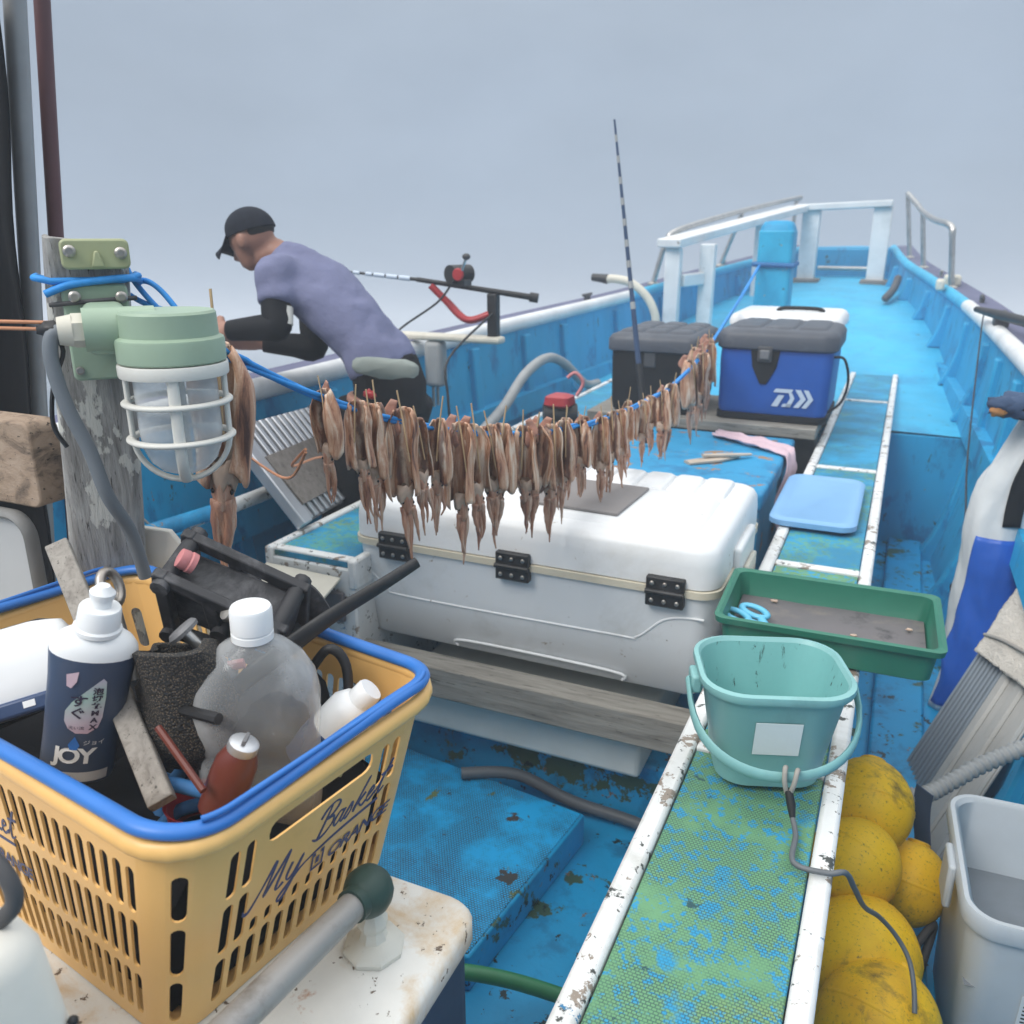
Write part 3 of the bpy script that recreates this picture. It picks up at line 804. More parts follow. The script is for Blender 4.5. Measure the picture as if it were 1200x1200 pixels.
ck = thing('large_cooler', 'long white cooler with three black hinges and a grey pad on its lid', 'cooler', (-.745, 1.96, .40))
def rbox_rings(x0, x1, y0, y1, prof, r, k=6):
    """prof: (inset, z)"""
    return [[vec(x, y, z) for x, y in rrect(x0 + a, x1 - a, y0 + a, y1 - a, max(r - a * .5, .01), k)] for a, z in prof]
m = MB(); m.rings(rbox_rings(-1.205, -.285, 1.685, 2.235, [(.035, .400), (.030, .405), (.012, .55), (.004, .64), (.002, .652)], .05)); m.build('body', M['cooler_body'], ck, smooth=50)
m = MB(); m.rings(rbox_rings(-1.205, -.285, 1.685, 2.235, [(.010, .650), (-.004, .652), (-.004, .668), (.010, .670)], .05)); m.build('gasket', M['cream'], ck, smooth=40)
m = MB(); m.rings(rbox_rings(-1.205, -.285, 1.685, 2.235, [(.006, .668), (.000, .672), (.001, .72), (.004, .748), (.012, .762), (.024, .769), (.040, .772)], .05)); lid = m.build('lid', M['cooler'], ck, smooth=50)
# raised lid fields and the ribbed far part
m = MB(); m.rings(rbox_rings(-1.10, -.36, 1.755, 2.02, [(-.012, .772), (0, .783), (.006, .785)], .03)); m.build('lid_panel', M['cooler'], lid, smooth=40)
for i in range(10):
    x = -1.12 + i * .078
    m = MB(); m.rings(rbox_rings(x, x + .070, 2.035, 2.185, [(-.003, .772), (.0, .780), (.006, .784)], .012, 3)); m.build('lid_rib', M['cooler'], lid, smooth=40)
m = MB(); m.prism([(-.78, 1.775), (-.535, 1.765), (-.525, 1.995), (-.77, 2.005)], .7855, .793); m.build('grey_pad', M['grey_pad'], lid, bevel=.002)
# moulded groove line on the near side: a raised bead following the photo's dog-leg
for off in (0,):
    pts = [vec(-1.19, 1.683, .60), vec(-1.16, 1.685, .575), vec(-1.11, 1.690, .535), vec(-1.06, 1.691, .520), vec(-.52, 1.690, .525), vec(-.46, 1.689, .53), vec(-.40, 1.685, .585), vec(-.35, 1.683, .60), vec(-.31, 1.685, .602)]
    def yface(z):
        return 1.685 + curve1([.40, .55, .64, .652], [.030, .012, .004, .002])(z)
    pts = [vec(p.x, yface(p.z) + .001, p.z) for p in pts]
    m = MB(); m.tube(smooth_path(pts, 6), .0032, 8); m.build('moulded_bead', M['cooler_body'], ck, smooth=70)
m = MB(); pts = [vec(-.92, 1.71, .408), vec(-.89, 1.706, .428), vec(-.52, 1.706, .428), vec(-.49, 1.71, .408)]
m.tube(smooth_path(pts, 5), .004, 8); m.build('moulded_bead', M['cooler_body'], ck, smooth=70)
for x in (-1.075, -.755, -.395):
    m = MB(); m.box(x - .042, x + .042, 1.670, 1.692, .662, .694); h1 = m.build('hinge', M['black'], ck, bevel=.003)
    m = MB(); m.box(x - .042, x + .042, 1.670, 1.692, .626, .660); m.build('hinge_leaf', M['black'], h1, bevel=.003)
    m = MB(); m.tube([vec(x - .042, 1.668, .661), vec(x + .042, 1.668, .661)], .006, 8); m.build('hinge_pin', M['black'], h1, smooth=50)
    for dx in (-.028, .0, .028):
        for z in (.680, .640):
            m = MB(); m.M = frame((x + dx, 1.669, z), vec(1, 0, 0), vec(0, 0, 1), vec(0, -1, 0)); m.lathe([(.005, -.002), (.005, .001), (.003, .0025)], 10); m.build('screw', M['screw'], h1)
m = MB(); m.box(-.290, -.268, 1.86, 2.06, .58, .715); m.build('end_handle', M['cooler'], ck, bevel=.01, seg=3)
m = MB(); m.box(-.268, -.256, 1.90, 2.02, .60, .66); m.build('latch', M['ivory'], ck, bevel=.004)

# low blue deck chest with pink cloth and wood scraps
dc = thing('deck_chest', 'low blue painted chest with worn brown edges behind the big cooler', 'chest', (-.71, 2.88, 0))
M['chest'] = worn('chest_paint', (0.025, 0.280, 0.520, 1), [((0.02, 0.2, 0.4, 1), 7, 0.52, 0.1), ((0.34, 0.20, 0.10, 1), 5, 0.59, 0.02), ((0.30, 0.17, 0.09, 1), 17, 0.635, 0.02)], rough=0.55, bump=0.6)
m = MB(); m.box(-1.09, -.325, 2.52, 3.26, .013, .60); m.build('body', M['chest'], dc, bevel=.01)
m = MB(); m.box(-1.10, -.315, 2.50, 3.275, .602, .660); m.build('lid', M['chest'], dc, bevel=.012, seg=3)
for a, b, w_ in (((-.60, 2.75, .665), (-.46, 2.90, .668), .030), ((-.56, 2.80, .682), (-.42, 2.92, .672), .014)):
    m = MB(); m.tube([a, lerp(vec(*a), vec(*b), .5) + vec(.01, 0, .001), b], [(.006, w_ * .8), (.007, w_), (.005, w_ * .5)], 6, side=(0, 0, 1))
    tag(m.build('wood_scrap', M['scrap'], None, smooth=30), 'broad pale wood scrap on the blue chest' if w_ > .02 else 'narrow pale wood splinter lying over the broader scrap', 'wood scrap')
m = MB()
def cl(u, v):
    # lies along the chest edge then drops down its starboard side
    L = u * .62
    if L < .36:
        p = vec(lerp(-.60, -.312, L / .36), 3.20 - .16 * (L / .36), .664)
    else:
        d = L - .36
        p = vec(-.302 + .012 * math.sin(d * 30), 3.02 - d * .35, .664 - d)
    w_ = .035 + .05 * u
    q = p + vec(.3 * w_ * (v - .5), 2 * w_ * (v - .5), 0)
    q += vec(.008, 0, .010) * noise.noise(vec(u * 9, v * 5, 1)) + vec(0, 0, .009 + .008 * math.sin(v * 14 + u * 6))
    return q
m.grid(cl, 36, 10, th=.003)
tag(m.build('pink_cloth', M['pink'], None, smooth=180), 'pale pink cloth draped over the edge of the blue chest', 'cloth')

# soft coolers on the thwart
dw = thing('blue_cooler_bag', 'royal blue cooler bag with charcoal lid and silver logo on the thwart', 'cooler', (-.43, 3.58, .695))
m = MB(); m.rings(rbox_rings(-.635, -.225, 3.375, 3.80, [(.014, .698), (.010, .704), (0, .74), (-.004, .93), (-.002, .975)], .04)); m.build('body', M['soft_blue'], dw, smooth=50)
m = MB(); m.rings(rbox_rings(-.635, -.225, 3.375, 3.80, [(.010, .696), (-.004, .698), (-.004, .722), (.004, .724)], .04)); m.build('base_band', M['soft_black'], dw, smooth=50)
m = MB(); m.rings(rbox_rings(-.650, -.210, 3.360, 3.815, [(.006, .968), (-.003, .975), (-.003, 1.02), (.010, 1.038), (.03, 1.045)], .055)); ld_ = m.build('lid', M['soft_grey'], dw, smooth=50)
for x0, x1 in ((-.60, -.50), (-.485, -.375), (-.36, -.26)):
    m = MB(); m.rings(rbox_rings(x0, x1, 3.42, 3.75, [(-.004, 1.044), (.004, 1.052), (.012, 1.054)], .02, 3)); m.build('lid_panel', M['soft_grey'], ld_, smooth=50)
m = MB(); m.M = frame((-.465, 3.372, .975), vec(1, 0, 0), vec(0, 0, 1), vec(0, -1, 0)); m.prism([(-.055, .0), (-.045, -.07), (-.012, -.135), (.012, -.135), (.045, -.07), (.055, .0)], 0, .006); bk = m.build('buckle_tab', M['soft_black'], dw, bevel=.002)
m = MB(); m.box(-.492, -.438, 3.352, 3.367, .925, .985); m.build('buckle', M['rubber'], bk, bevel=.006, seg=3)
m = MB(); m.box(-.483, -.447, 3.344, 3.353, .937, .972); m.build('buckle_face', M['alu_dark'], bk, bevel=.004)
lg = MB(); lg.M = frame((-.425, 3.3695, .765), vec(1, 0, 0), vec(0, 0, 1), vec(0, -1, 0))
for poly in ([(.010, .062), (.075, .062), (.068, .048), (.002, .048)], [(.022, .038), (.044, .038), (.022, -.006), (-.002, -.006)], [(.050, -.006), (.068, -.006), (.082, .028), (.072, .048), (.060, .048), (.066, .028)],
             [(.036, -.006), (.066, -.006), (.072, .006), (.042, .006)],
             [(.082, .062), (.102, .062), (.124, .028), (.100, -.006), (.080, -.006), (.104, .028)], [(.112, .062), (.130, .062), (.150, .028), (.128, -.006), (.110, -.006), (.132, .028)]):
    lg.prism(poly, 0, .0015)
lg.build('logo', M['silver_print'], dw, smooth=0)
m = MB(); m.tube(smooth_path([vec(-.222, 3.42, .95), vec(-.185, 3.44, .94), vec(-.165, 3.46, .86), vec(-.18, 3.45, .78), vec(-.222, 3.43, .74)], 6), [(.014, .005)] * 25, 8, side=(0, 1, 0)); m.build('side_strap', M['soft_black'], dw, smooth=60)

bb = thing('black_cooler_bag', 'black square cooler bag with quilted charcoal lid beside the blue one', 'cooler', (-.91, 3.55, .695))
m = MB(); m.rings(rbox_rings(-1.065, -.735, 3.345, 3.78, [(.014, .697), (.006, .704), (0, .74), (-.003, .90), (-.002, .945)], .025)); m.build('body', M['soft_black'], bb, smooth=50)
m = MB(); m.rings(rbox_rings(-1.080, -.720, 3.330, 3.795, [(.004, .940), (-.003, .945), (-.003, .985), (.008, 1.003), (.03, 1.012)], .035)); l2 = m.build('lid', M['soft_grey'], bb, smooth=50)
for i in range(3):
    for j in range(3):
        x0, y0 = -1.045 + i * .100, 3.37 + j * .135
        m = MB(); m.rings(rbox_rings(x0, x0 + .092, y0, y0 + .125, [(-.003, 1.010), (.006, 1.020), (.02, 1.023)], .02, 3)); m.build('quilt_panel', M['soft_grey'], l2, smooth=60)
m = MB(); m.box(-.93, -.88, 3.335, 3.346, .88, .95); m.build('buckle', M['rubber'], bb, bevel=.005)
wc = thing('white_cooler_box', 'small white cooler box behind the blue cooler bag', 'cooler', (-.42, 4.12, .66))
m = MB(); m.rings(rbox_rings(-.70, -.26, 3.93, 4.36, [(.02, .62), (.012, .625), (.0, 1.0)], .04)); m.build('body', M['cooler_body'], wc, smooth=50)
m = MB(); m.rings(rbox_rings(-.715, -.235, 3.91, 4.375, [(.006, 1.0), (0, 1.005), (.002, 1.03), (.014, 1.048), (.03, 1.055)], .05)); m.build('lid', M['cooler'], wc, smooth=50)
m = MB(); m.tube(smooth_path([vec(-.53, 4.1, 1.054), vec(-.50, 4.1, 1.068), vec(-.36, 4.1, 1.068), vec(-.33, 4.1, 1.054)], 5), .009, 8); m.build('grip', M['soft_black'], wc, smooth=60)
m = MB(); m.box(-.68, -.28, 3.94, 4.34, .545, .619)
tag(m.build('support_crate', M['slat_wood'], None, bevel=.006), 'low wooden crate under the small white cooler box', 'crate')

# red and black electric reel lying on the port bench
er = thing('electric_reel', 'red and black electric fishing reel on the port bench beside the black cooler bag', 'reel', (-1.21, 3.15, .622))
m = MB(); m.tube([vec(-1.27, 3.12, .70), vec(-1.15, 3.18, .70)], .045, 14); m.build('spool', M['black'], er)
m = MB(); m.rings(rbox_rings(-1.28, -1.14, 3.07, 3.22, [(.02, .622), (0, .63), (0, .66), (.03, .68)], .03, 3)); m.build('base', M['rubber'], er)
m = MB(); m.rings(rbox_rings(-1.265, -1.155, 3.09, 3.20, [(.01, .735), (0, .745), (.005, .775), (.03, .785)], .025, 3)); m.build('cover', M['red'], er)
m = MB(); m.tube(smooth_path([vec(-1.16, 3.2, .77), vec(-1.14, 3.22, .82), vec(-1.17, 3.21, .86), vec(-1.2, 3.2, .84)], 5), .008, 6); m.build('lead', M['pink_plastic'], er, smooth=60)

# pale blue board on the starboard bench
pdm = MB(); pdm.rings(rbox_rings(-.275, -.045, 2.32, 2.82, [(.008, .628), (.0, .632), (.0, .646), (.008, .652), (.02, .653), (.028, .650)], .045))
tag(pdm.build('blue_board', M['pad_blue'], None, smooth=50), 'pale blue rounded plastic board lying on the starboard bench', 'board')

# green tray
tr = thing('green_tray', 'dark green plastic tray holding a dirty grey rubber sheet', 'tray', (-.06, 1.74, .628))
TM = Matrix.Translation((-.062, 1.655, .628)) @ Matrix.Rotation(math.radians(1.5), 4, 'Z')
m = MB(); m.M = TM
hx, hy, hh = .195, .130, .072
prof = [(.022, 0), (.018, .0), (.010, .005), (.004, .058), (-.006, .060), (-.008, .072), (.000, .074), (.006, .070), (.012, .010), (.016, .006), (.03, .006)]
m.rings([[vec(x, y, z) for x, y in rrect(-hx + a, hx - a, -hy + a, hy - a, .02, 4)] for a, z in prof]); m.build('shell', M['tray'], tr, smooth=40)
m = MB(); m.M = TM; m.grid(lambda u, v: vec(lerp(-hx + .016, hx - .016, u), lerp(-hy + .016, hy - .016, v), .020 + .003 * noise.noise(vec(u * 4, v * 4, 0))), 20, 14, th=.010); m.build('rubber_sheet', M['tray_mat'], tr, smooth=60)
for q in ((.05, -.02, 'pale crumb near the middle of the grey sheet in the green tray'), (.15, .05, 'pale crumb towards the right end of the green tray'), (-.11, .09, 'pale crumb by the far edge of the green tray beyond the scissors')):
    m = MB(); m.M = TM; m.ball(vec(q[0], q[1], .026), (.006 + .003 * R.random(), .004, .003), 8, 5, .5); tag(m.build('shell_crumb', M['squid_pale'], None), q[2], 'crumb', 'crumbs in the green tray')
sc = thing('scissors', 'scissors with light blue plastic handles in the green tray', 'scissors', (-.2, 1.6, .66))
SM = Matrix.Translation((-.185, 1.600, .664)) @ Matrix.Rotation(math.radians(-42), 4, 'Z') @ Matrix.Scale(1.35, 4)
for sgn in (1, -1):
    m = MB(); m.M = SM
    cx = vec(-.032, sgn * .017, 0)
    m.tube([cx + vec(.024 * math.cos(a), .013 * math.sin(a), .001) for a in [2 * PI * k / 18 for k in range(18)]], [(.004, .0055)] * 18, 8, closed=True, side=(0, 0, 1))
    m.tube(smooth_path([vec(-.012, sgn * .012, 0), vec(.008, sgn * .004, 0), vec(.035, -sgn * .004, 0)], 4), [(.004, .006)] * 9, 8, side=(0, 0, 1))
    m.build('handle', M['scissor'], sc, smooth=60)
    m = MB(); m.M = SM; m.tube([vec(.030, -sgn * .003, sgn * .0012), vec(.06, -sgn * .005, sgn * .0012), vec(.095, -sgn * .002, sgn * .0012)], [(.001, .006), (.001, .005), (.0006, .001)], 8, side=(0, 0, 1)); m.build('blade', M['steel'], sc, smooth=30)

# aqua bucket with its line
bu = thing('aqua_bucket', 'aqua plastic bucket with white sticker and lowered handle on the bench end', 'bucket', (-.112, 1.18, .622))
BM = Matrix.Translation((-.112, 1.180, .6275)) @ Matrix.Rotation(math.radians(20), 4, 'Z')
def bring(hx_, hy_, z, r):
    return [vec(x, y, z) for x, y in rrect(-hx_, hx_, -hy_, hy_, r, 7)]
m = MB(); m.M = BM
pr = [(.070, .058, 0, .040), (.076, .064, .001, .042), (.078, .066, .012, .043), (.083, .071, .055, .046), (.084, .072, .057, .047), (.099, .086, .146, .055), (.101, .088, .149, .056), (.107, .094, .151, .06), (.110, .097, .157, .062), (.109, .096, .164, .061), (.103, .090, .166, .058), (.099, .086, .160, .054)]
m.rings([bring(*q) for q in pr], cap=False)
m.add(bring(*pr[0]), [tuple(range(len(bring(*pr[0])) - 1, -1, -1))]); m.build('shell', M['bucket'], bu, smooth=40)
m = MB(); m.M = BM
pi_ = [(.099, .086, .160, .054), (.095, .082, .142, .052), (.079, .067, .050, .044), (.074, .062, .008, .04)]
m.rings([bring(*q) for q in pi_], cap=False)
m.add(bring(*pi_[-1]), [tuple(range(len(bring(*pi_[-1]))))]); m.build('inside', M['bucket_grime'], bu, smooth=40)
for sx in (-1, 1):
    m = MB(); m.M = BM; m.box(sx * .110 - .008, sx * .110 + .008, -.020, .020, .124, .152); m.build('handle_lug', M['bucket'], bu, bevel=.004)
m = MB(); m.M = BM
hp_ = []
for i in range(25):
    a = PI * i / 24
    x = -.124 * math.cos(a); dn = math.sin(a)
    hp_.append(vec(x * .975, -.114 * dn**.6, .138 - .086 * dn**.75))
m.tube(hp_, [(.009, .004)] * 25, 8, side=(0, 0, 1)); m.build('handle', M['bucket'], bu, smooth=60)
m = MB(); m.M = BM
def stick(u, v):
    z = lerp(.062, .118, v); y = -(.072 + (z - .057) * .157) - .0014
    return vec(lerp(-.035, .030, u), y, z)
m.grid(stick, 4, 4, th=-.0008); m.build('sticker', M['sticker'], bu, smooth=0)
ln = thing('bucket_line', 'grey line with a black clip running from the bucket handle over the bench edge', 'line', (-.08, 1.13, .68))
hc = BM @ vec(0.01, -.118, .058)
m = MB()
for dx in (-.008, .008):
    m.tube(smooth_path([hc + vec(dx, .012, .004), hc + vec(dx, -.004, .012), hc + vec(dx * .8, -.010, -.004), hc + vec(dx * .3, -.008, -.022)], 5), .0035, 8)
m.build('knot', M['twine'], ln, smooth=70)
m = MB(); m.tube([hc + vec(0, -.008, -.018), hc + vec(.006, -.016, -.034), hc + vec(.010, -.024, -.048)], [.0055, .0062, .004], 10); m.build('clip', M['black'], ln, smooth=50)
m = MB(); m.tube(smooth_path([hc + vec(.010, -.024, -.048), hc + vec(.018, -.05, -.056), vec(-.040, .965, .632), vec(.000, .960, .634), vec(.022, .975, .630), vec(.036, 1.02, .575), vec(.056, 1.11, .475), vec(.082, 1.175, .410), vec(.110, 1.195, .368), vec(.132, 1.185, .340), vec(.142, 1.157, .318), vec(.146, 1.13, .296)], 8), .0038, 8); m.build('cord', M['hose_dark'], ln, smooth=70)

# hatch cover on the floor
HM = Matrix.Translation((-.565, 1.36, .014)) @ Matrix.Rotation(math.radians(-7), 4, 'Z')
hcv = thing('hatch_cover', 'blue textured hatch cover lying on the floor beside the bench', 'hatch cover', (-.9, 1.38, .014))
m = MB(); m.M = HM; m.box(-.72, .0, -.245, .245, 0, .084); m.build('frame', M['floor'], hcv, bevel=.006, seg=3)
m = MB(); m.M = HM; m.prism(rrect(-.714, -.006, -.239, .239, .004, 2), .080, .087); m.build('anti_slip_top', M['hatch'], hcv, bevel=.002)
m = MB(); m.tube(smooth_path([vec(-.86, 1.60, .118), vec(-.74, 1.665, .108), vec(-.60, 1.69, .055), vec(-.44, 1.695, .04), vec(-.28, 1.66, .04)], 6), .0145, 12)
tag(m.build('floor_hose', M['hose_dark'], None, smooth=70), 'dark grey hose lying on the blue floor below the white box', 'hose')
m = MB(); m.tube(smooth_path([vec(-.72, .98, .125), vec(-.62, 1.05, .122), vec(-.52, 1.10, .10), vec(-.40, 1.14, .065), vec(-.27, 1.15, .05)], 6), .0145, 12)
tag(m.build('garden_hose', M['hose_green'], None, smooth=70), 'green garden hose crossing the floor beside the white cabinet', 'hose')
m = MB()
for s_ in range(3):
    m.tube(smooth_path([vec(-.52 + .02 * s_, 1.05 - .03 * s_, .025), vec(-.48 + .05 * s_, 1.0, .04), vec(-.42, .95 + .05 * s_, .022), vec(-.36 - .03 * s_, .93, .02), vec(-.32, .86 + .03 * s_, .02)], 6), .0022, 6)
tag(m.build('loose_wires', M['twine'], None, smooth=70), 'thin pale wires tangled on the floor below the green hose', 'wire')
m = MB(); m.tube(smooth_path([vec(-.50, .90, .035), vec(-.44, .92, .035), vec(-.40, .90, .03), vec(-.36, .84, .03)], 5), .026, 12)
tag(m.build('floor_pipe', M['hose_grey'], None, smooth=70), 'short grey pipe on the floor at the foot of the navy cabinet', 'pipe')

# striped aluminium ramp leaning on the port hull
rk = thing('slatted_ramp', 'silver ribbed aluminium ramp leaning between port bench and gunwale', 'ramp', (-1.42, 1.75, .62))
A, B_, C_, D_ = vec(-1.62, 1.725, .895), vec(-1.775, 2.137, .926), vec(-1.345, 2.06, .640), vec(-1.415, 1.75, .640)
D_ = vec(-1.418, 1.752, .640)
ex = (D_ - A).normalized(); ey = (B_ - A); ey = (ey - ex * ey.dot(ex)).normalized(); ez = ex.cross(ey)
if ez.z < 0: ez = -ez
Lr, Wr = (D_ - A).length, .56
RM = frame(A, ex, ey, ez)
m = MB(); m.M = RM; m.box(0, Lr, 0, Wr, -.006, .0); m.build('base_sheet', M['alu_dark'], rk)
nsl = 12
for i in range(nsl):
    y0 = lerp(.055, Wr - .03, i / nsl)
    m = MB(); m.M = RM; m.box(.004, Lr - .004, y0, y0 + (Wr - .09) / nsl * .55, .001, .012); m.build('slat', M['alu'], rk, bevel=.003)
for y0, y1 in ((-.006, .045), (Wr - .02, Wr + .006)):
    m = MB(); m.M = RM; m.box(-.004, Lr + .004, y0, y1, -.012, .020); m.build('side_rail', M['alu'], rk, bevel=.004)
m = MB(); m.M = RM; m.prism([(.115, .050), (.105, Wr - .06), (.275, Wr - .05), (.28, .060)], .0125, .019); m.build('grip_sheet', M['slat_wood'], rk, bevel=.001)

# pipes and hose along the port side
m = MB(); m.tube(smooth_path([vec(-1.60, 1.2, .715), vec(-1.60, 1.40, .706), vec(-1.60, 1.60, .692), vec(-1.60, 1.92, .688), vec(-1.61, 2.3, .70)], 4), .020, 12)
sp_ = thing('side_pipe', 'blue painted pipe with a bare pale end running along the port hull', 'pipe', (-1.6, 1.5, .69))
m.build('tube', M['white'], sp_, smooth=70)
m = MB(); m.tube([vec(-1.60, 1.2, .715), vec(-1.60, 1.40, .706), vec(-1.60, 1.63, .692)], .0215, 12); m.build('painted_part', M['floor'], sp_, smooth=70)
m = MB(); m.tube([vec(-1.60, 1.635, .692), vec(-1.60, 1.68, .691)], .024, 12); m.build('tape_wrap', M['black'], sp_, smooth=50)
for y in (1.42, 1.86):
    m = MB(); m.tube([vec(-1.60 + .024 * math.cos(a), y, .70 + .024 * math.sin(a)) for a in [2 * PI * k / 14 for k in range(14)]], .003, 6, closed=True); m.tube([vec(-1.60, y, .72), vec(-1.66, y - .03, .80)], .003, 6); m.build('tie', M['twine'], sp_, smooth=60)
m = MB(); m.tube(smooth_path([vec(-1.50, 2.9, .60), vec(-1.54, 3.11, .605), vec(-1.57, 3.40, .66), vec(-1.585, 3.66, .76), vec(-1.59, 3.94, .80), vec(-1.585, 4.17, .745), vec(-1.56, 4.43, .60), vec(-1.55, 4.62, .575)], 7), .024, 10)
tag(m.build('bilge_hose', M['hose_grey'], None, smooth=70), 'pale grey hose arching up against the port hull', 'hose')
# ------------------------------------------------------------------ cabinet and what stands on it
cb = thing('cabinet', 'white topped navy cabinet with rust stains carrying the basket', 'cabinet', (-.8, .4, 0))
m = MB(); m.rings([[vec(x, y, z) for x, y in rrect(-1.098 + a, -.370 - a, -.25 + a, .730 - a, .035)] for a, z in ((.006, .012), (.006, .600), (.003, .604))]); m.build('body', M['cab_side'], cb, smooth=50)
m = MB(); m.rings([[vec(x, y, z) for x, y in rrect(-1.100 + a, -.368 - a, -.252 + a, .732 - a, .037)] for a, z in ((.004, .604), (0, .608), (0, .630), (.004, .637), (.012, .640))]); m.build('top', M['cab_top'], cb, smooth=50)
m = MB(); m.box(-1.64, -1.115, .1, .93, .013, .64)
tag(m.build('side_locker', M['white'], None, bevel=.01), 'white locker behind the basket at the port edge, mostly hidden', 'locker')

# railing fitting on the cabinet top
pr_ = thing('grab_rail', 'steel grab rail with a green ball fitting on the cabinet top', 'rail', (-.452, .612, .64))
m = MB(); m.lathe([(.001, 0), (.034, 0), (.035, .006), (.032, .010), (.016, .016), (.013, .028), (.017, .034), (.017, .042), (.012, .05), (.012, .07)], 8, (-.449, .622, .6405)); m.build('flange', M['flange'], pr_, smooth=35)
m = MB(); m.ball(vec(-.445, .612, .728), .0275, 22, 14, .04); m.build('ball_joint', M['ball_green'], pr_, smooth=180)
m = MB(); m.tube([vec(-.445, .612, .728), vec(-.447, .42, .752), vec(-.449, .20, .78), vec(-.45, .02, .80)], .0155, 18); m.build('tube', M['pipe_paint'], pr_, smooth=60)
m = MB(); m.tube([vec(-.445, .598, .730), vec(-.4455, .582, .732)], .0185, 18); m.build('collar', M['ball_green'], pr_, smooth=60)

# cream housing by the lens
ch = thing('cream_housing', 'cream painted housing with a dark loop at the lower left corner', 'housing', (-.65, .15, .64))
m = MB(); m.rings([[vec(x, y, z) for x, y in rrect(-.85, -.488 + a, -.1, .300 + a * .6, .03)] for a, z in ((.075, .641), (.06, .655), (.030, .70), (.016, .80), (.004, .925), (-.004, .940), (-.016, .946))]); m.build('body', M['cream_paint'], ch, smooth=50)
m = MB(); m.tube(smooth_path([vec(-.62, .26, .944), vec(-.60, .275, .99), vec(-.548, .288, 1.002), vec(-.512, .290, .988), vec(-.502, .288, .965), vec(-.52, .28, .943)], 6), .006, 10); m.build('loop', M['rubber'], ch, smooth=70)
m = MB(); m.ball(vec(-.4805, .297, .86), (.004, .004, .004), 8, 6); m.build('screw', M['black'], ch)

# ------------------------------------------------------------------ basket
bk_ = thing('shopping_basket', 'orange-yellow slotted plastic basket with blue handles, full of gear', 'basket', (-.68, .61, .641))
BX0, BX1, BY0, BY1, BZ0, BZ1 = -.297, .297, -.178, .178, .642, .908
BKM = Matrix.Translation((-.752, .632, 0)) @ Matrix.Rotation(math.radians(-9), 4, 'Z')
def brect(v):
    i, k = .078 * (1 - v), .014 * (1 - v)
    return BX0 + i, BX1 - i, BY0 + k, BY1 - k, lerp(.040, .058, v)
def bpt(seg, f, v, off=0.0):
    return BKM @ bpl(seg, f, v, off)
def bpl(seg, f, v, off=0.0):
    x0, x1, y0, y1, r = brect(v)
    z = lerp(BZ0, BZ1, v)
    if seg == 0: return vec(lerp(x0 + r, x1 - r, f), y0 - off, z)
    if seg == 2: return vec(x1 + off, lerp(y0 + r, y1 - r, f), z)
    if seg == 4: return vec(lerp(x1 - r, x0 + r, f), y1 + off, z)
    if seg == 6: return vec(x0 - off, lerp(y1 - r, y0 + r, f), z)
    cx, cy, a = {1: (x1 - r, y0 + r, -PI / 2), 3: (x1 - r, y1 - r, 0), 5: (x0 + r, y1 - r, PI / 2), 7: (x0 + r, y0 + r, PI)}[seg]
    a += f * PI / 2
    return vec(cx + (r + off) * math.cos(a), cy + (r + off) * math.sin(a), z)
SEGL = [.44, .085, .225, .085, .44, .085, .225, .085]
bm_ = MB()
TH = .0028
def cell(seg, f0, f1, v0, v1, hole=None):
    W_, H_ = SEGL[seg] * (f1 - f0) / 2, (BZ1 - BZ0) * (v1 - v0) / 2
    fc, vc = (f0 + f1) / 2, (v0 + v1) / 2
    pt = lambda p, off: bpt(seg, fc + p[0] / SEGL[seg], vc + p[1] / (BZ1 - BZ0), off)
    if not hole:
        vs, fs = [], []
        k = 3 if seg % 2 else 1
        for off in (0, -TH):
            o = len(vs)
            for j in (0, 1):
                for i in range(k + 1):
                    vs.append(pt((lerp(-W_, W_, i / k), -H_ if j == 0 else H_), off))
            for i in range(k):
                q = (o + i, o + i + 1, o + k + 2 + i, o + k + 1 + i)
                fs.append(q if off == 0 else q[::-1])
        bm_.add(vs, fs); return
    a, b = W_ * hole[0], H_ * hole[1]
    tr_ = a > b
    if tr_: a, b = b, a
    w_, h = (H_, W_) if tr_ else (W_, H_)
    rr = a * (hole[2] if len(hole) > 2 else 1)
    hp, op = [], []
    if rr == a:
        arc = [(rr * math.cos(t), b - rr + rr * math.sin(t)) for t in [PI * k / 6 for k in range(7)]]
    else:
        arc = [(a, b - rr), (a - rr * .134, b - rr * .5), (a - rr * .5, b - rr * .134), (0, b), (-a + rr * .5, b - rr * .134), (-a + rr * .134, b - rr * .5), (-a, b - rr)]
    oarc = [(w_, b - rr), (w_, h), (w_ / 2, h), (0, h), (-w_ / 2, h), (-w_, h), (-w_, b - rr)]
    hp = arc + [(-x, -y) for x, y in arc]
    op = oarc + [(-x, -y) for x, y in oarc]
    if tr_:
        hp = [(y, x) for x, y in hp]; op = [(y, x) for x, y in op]
    n = 14
    vs = [pt(p, 0) for p in op] + [pt(p, 0) for p in hp] + [pt(p, -TH) for p in op] + [pt(p, -TH) for p in hp]
    fs = []
    for i in range(n):
        j = (i + 1) % n
        fs += [(i, j, n + j, n + i), (2 * n + j, 2 * n + i, 3 * n + i, 3 * n + j), (n + i, n + j, 3 * n + j, 3 * n + i)]
    if tr_: fs = [f[::-1] for f in fs]
    bm_.add(vs, fs)
def column(seg, f0, f1, slots=True):
    w_ = .27 if True else 0
    cell(seg, f0, f1, 0, .05)
    for v0, v1 in ((.05, .31), (.31, .60), (.60, .86)):
        cell(seg, f0, f1, v0, v1, (.63, .86) if slots else None)
    cell(seg, f0, f1, .86, 1)
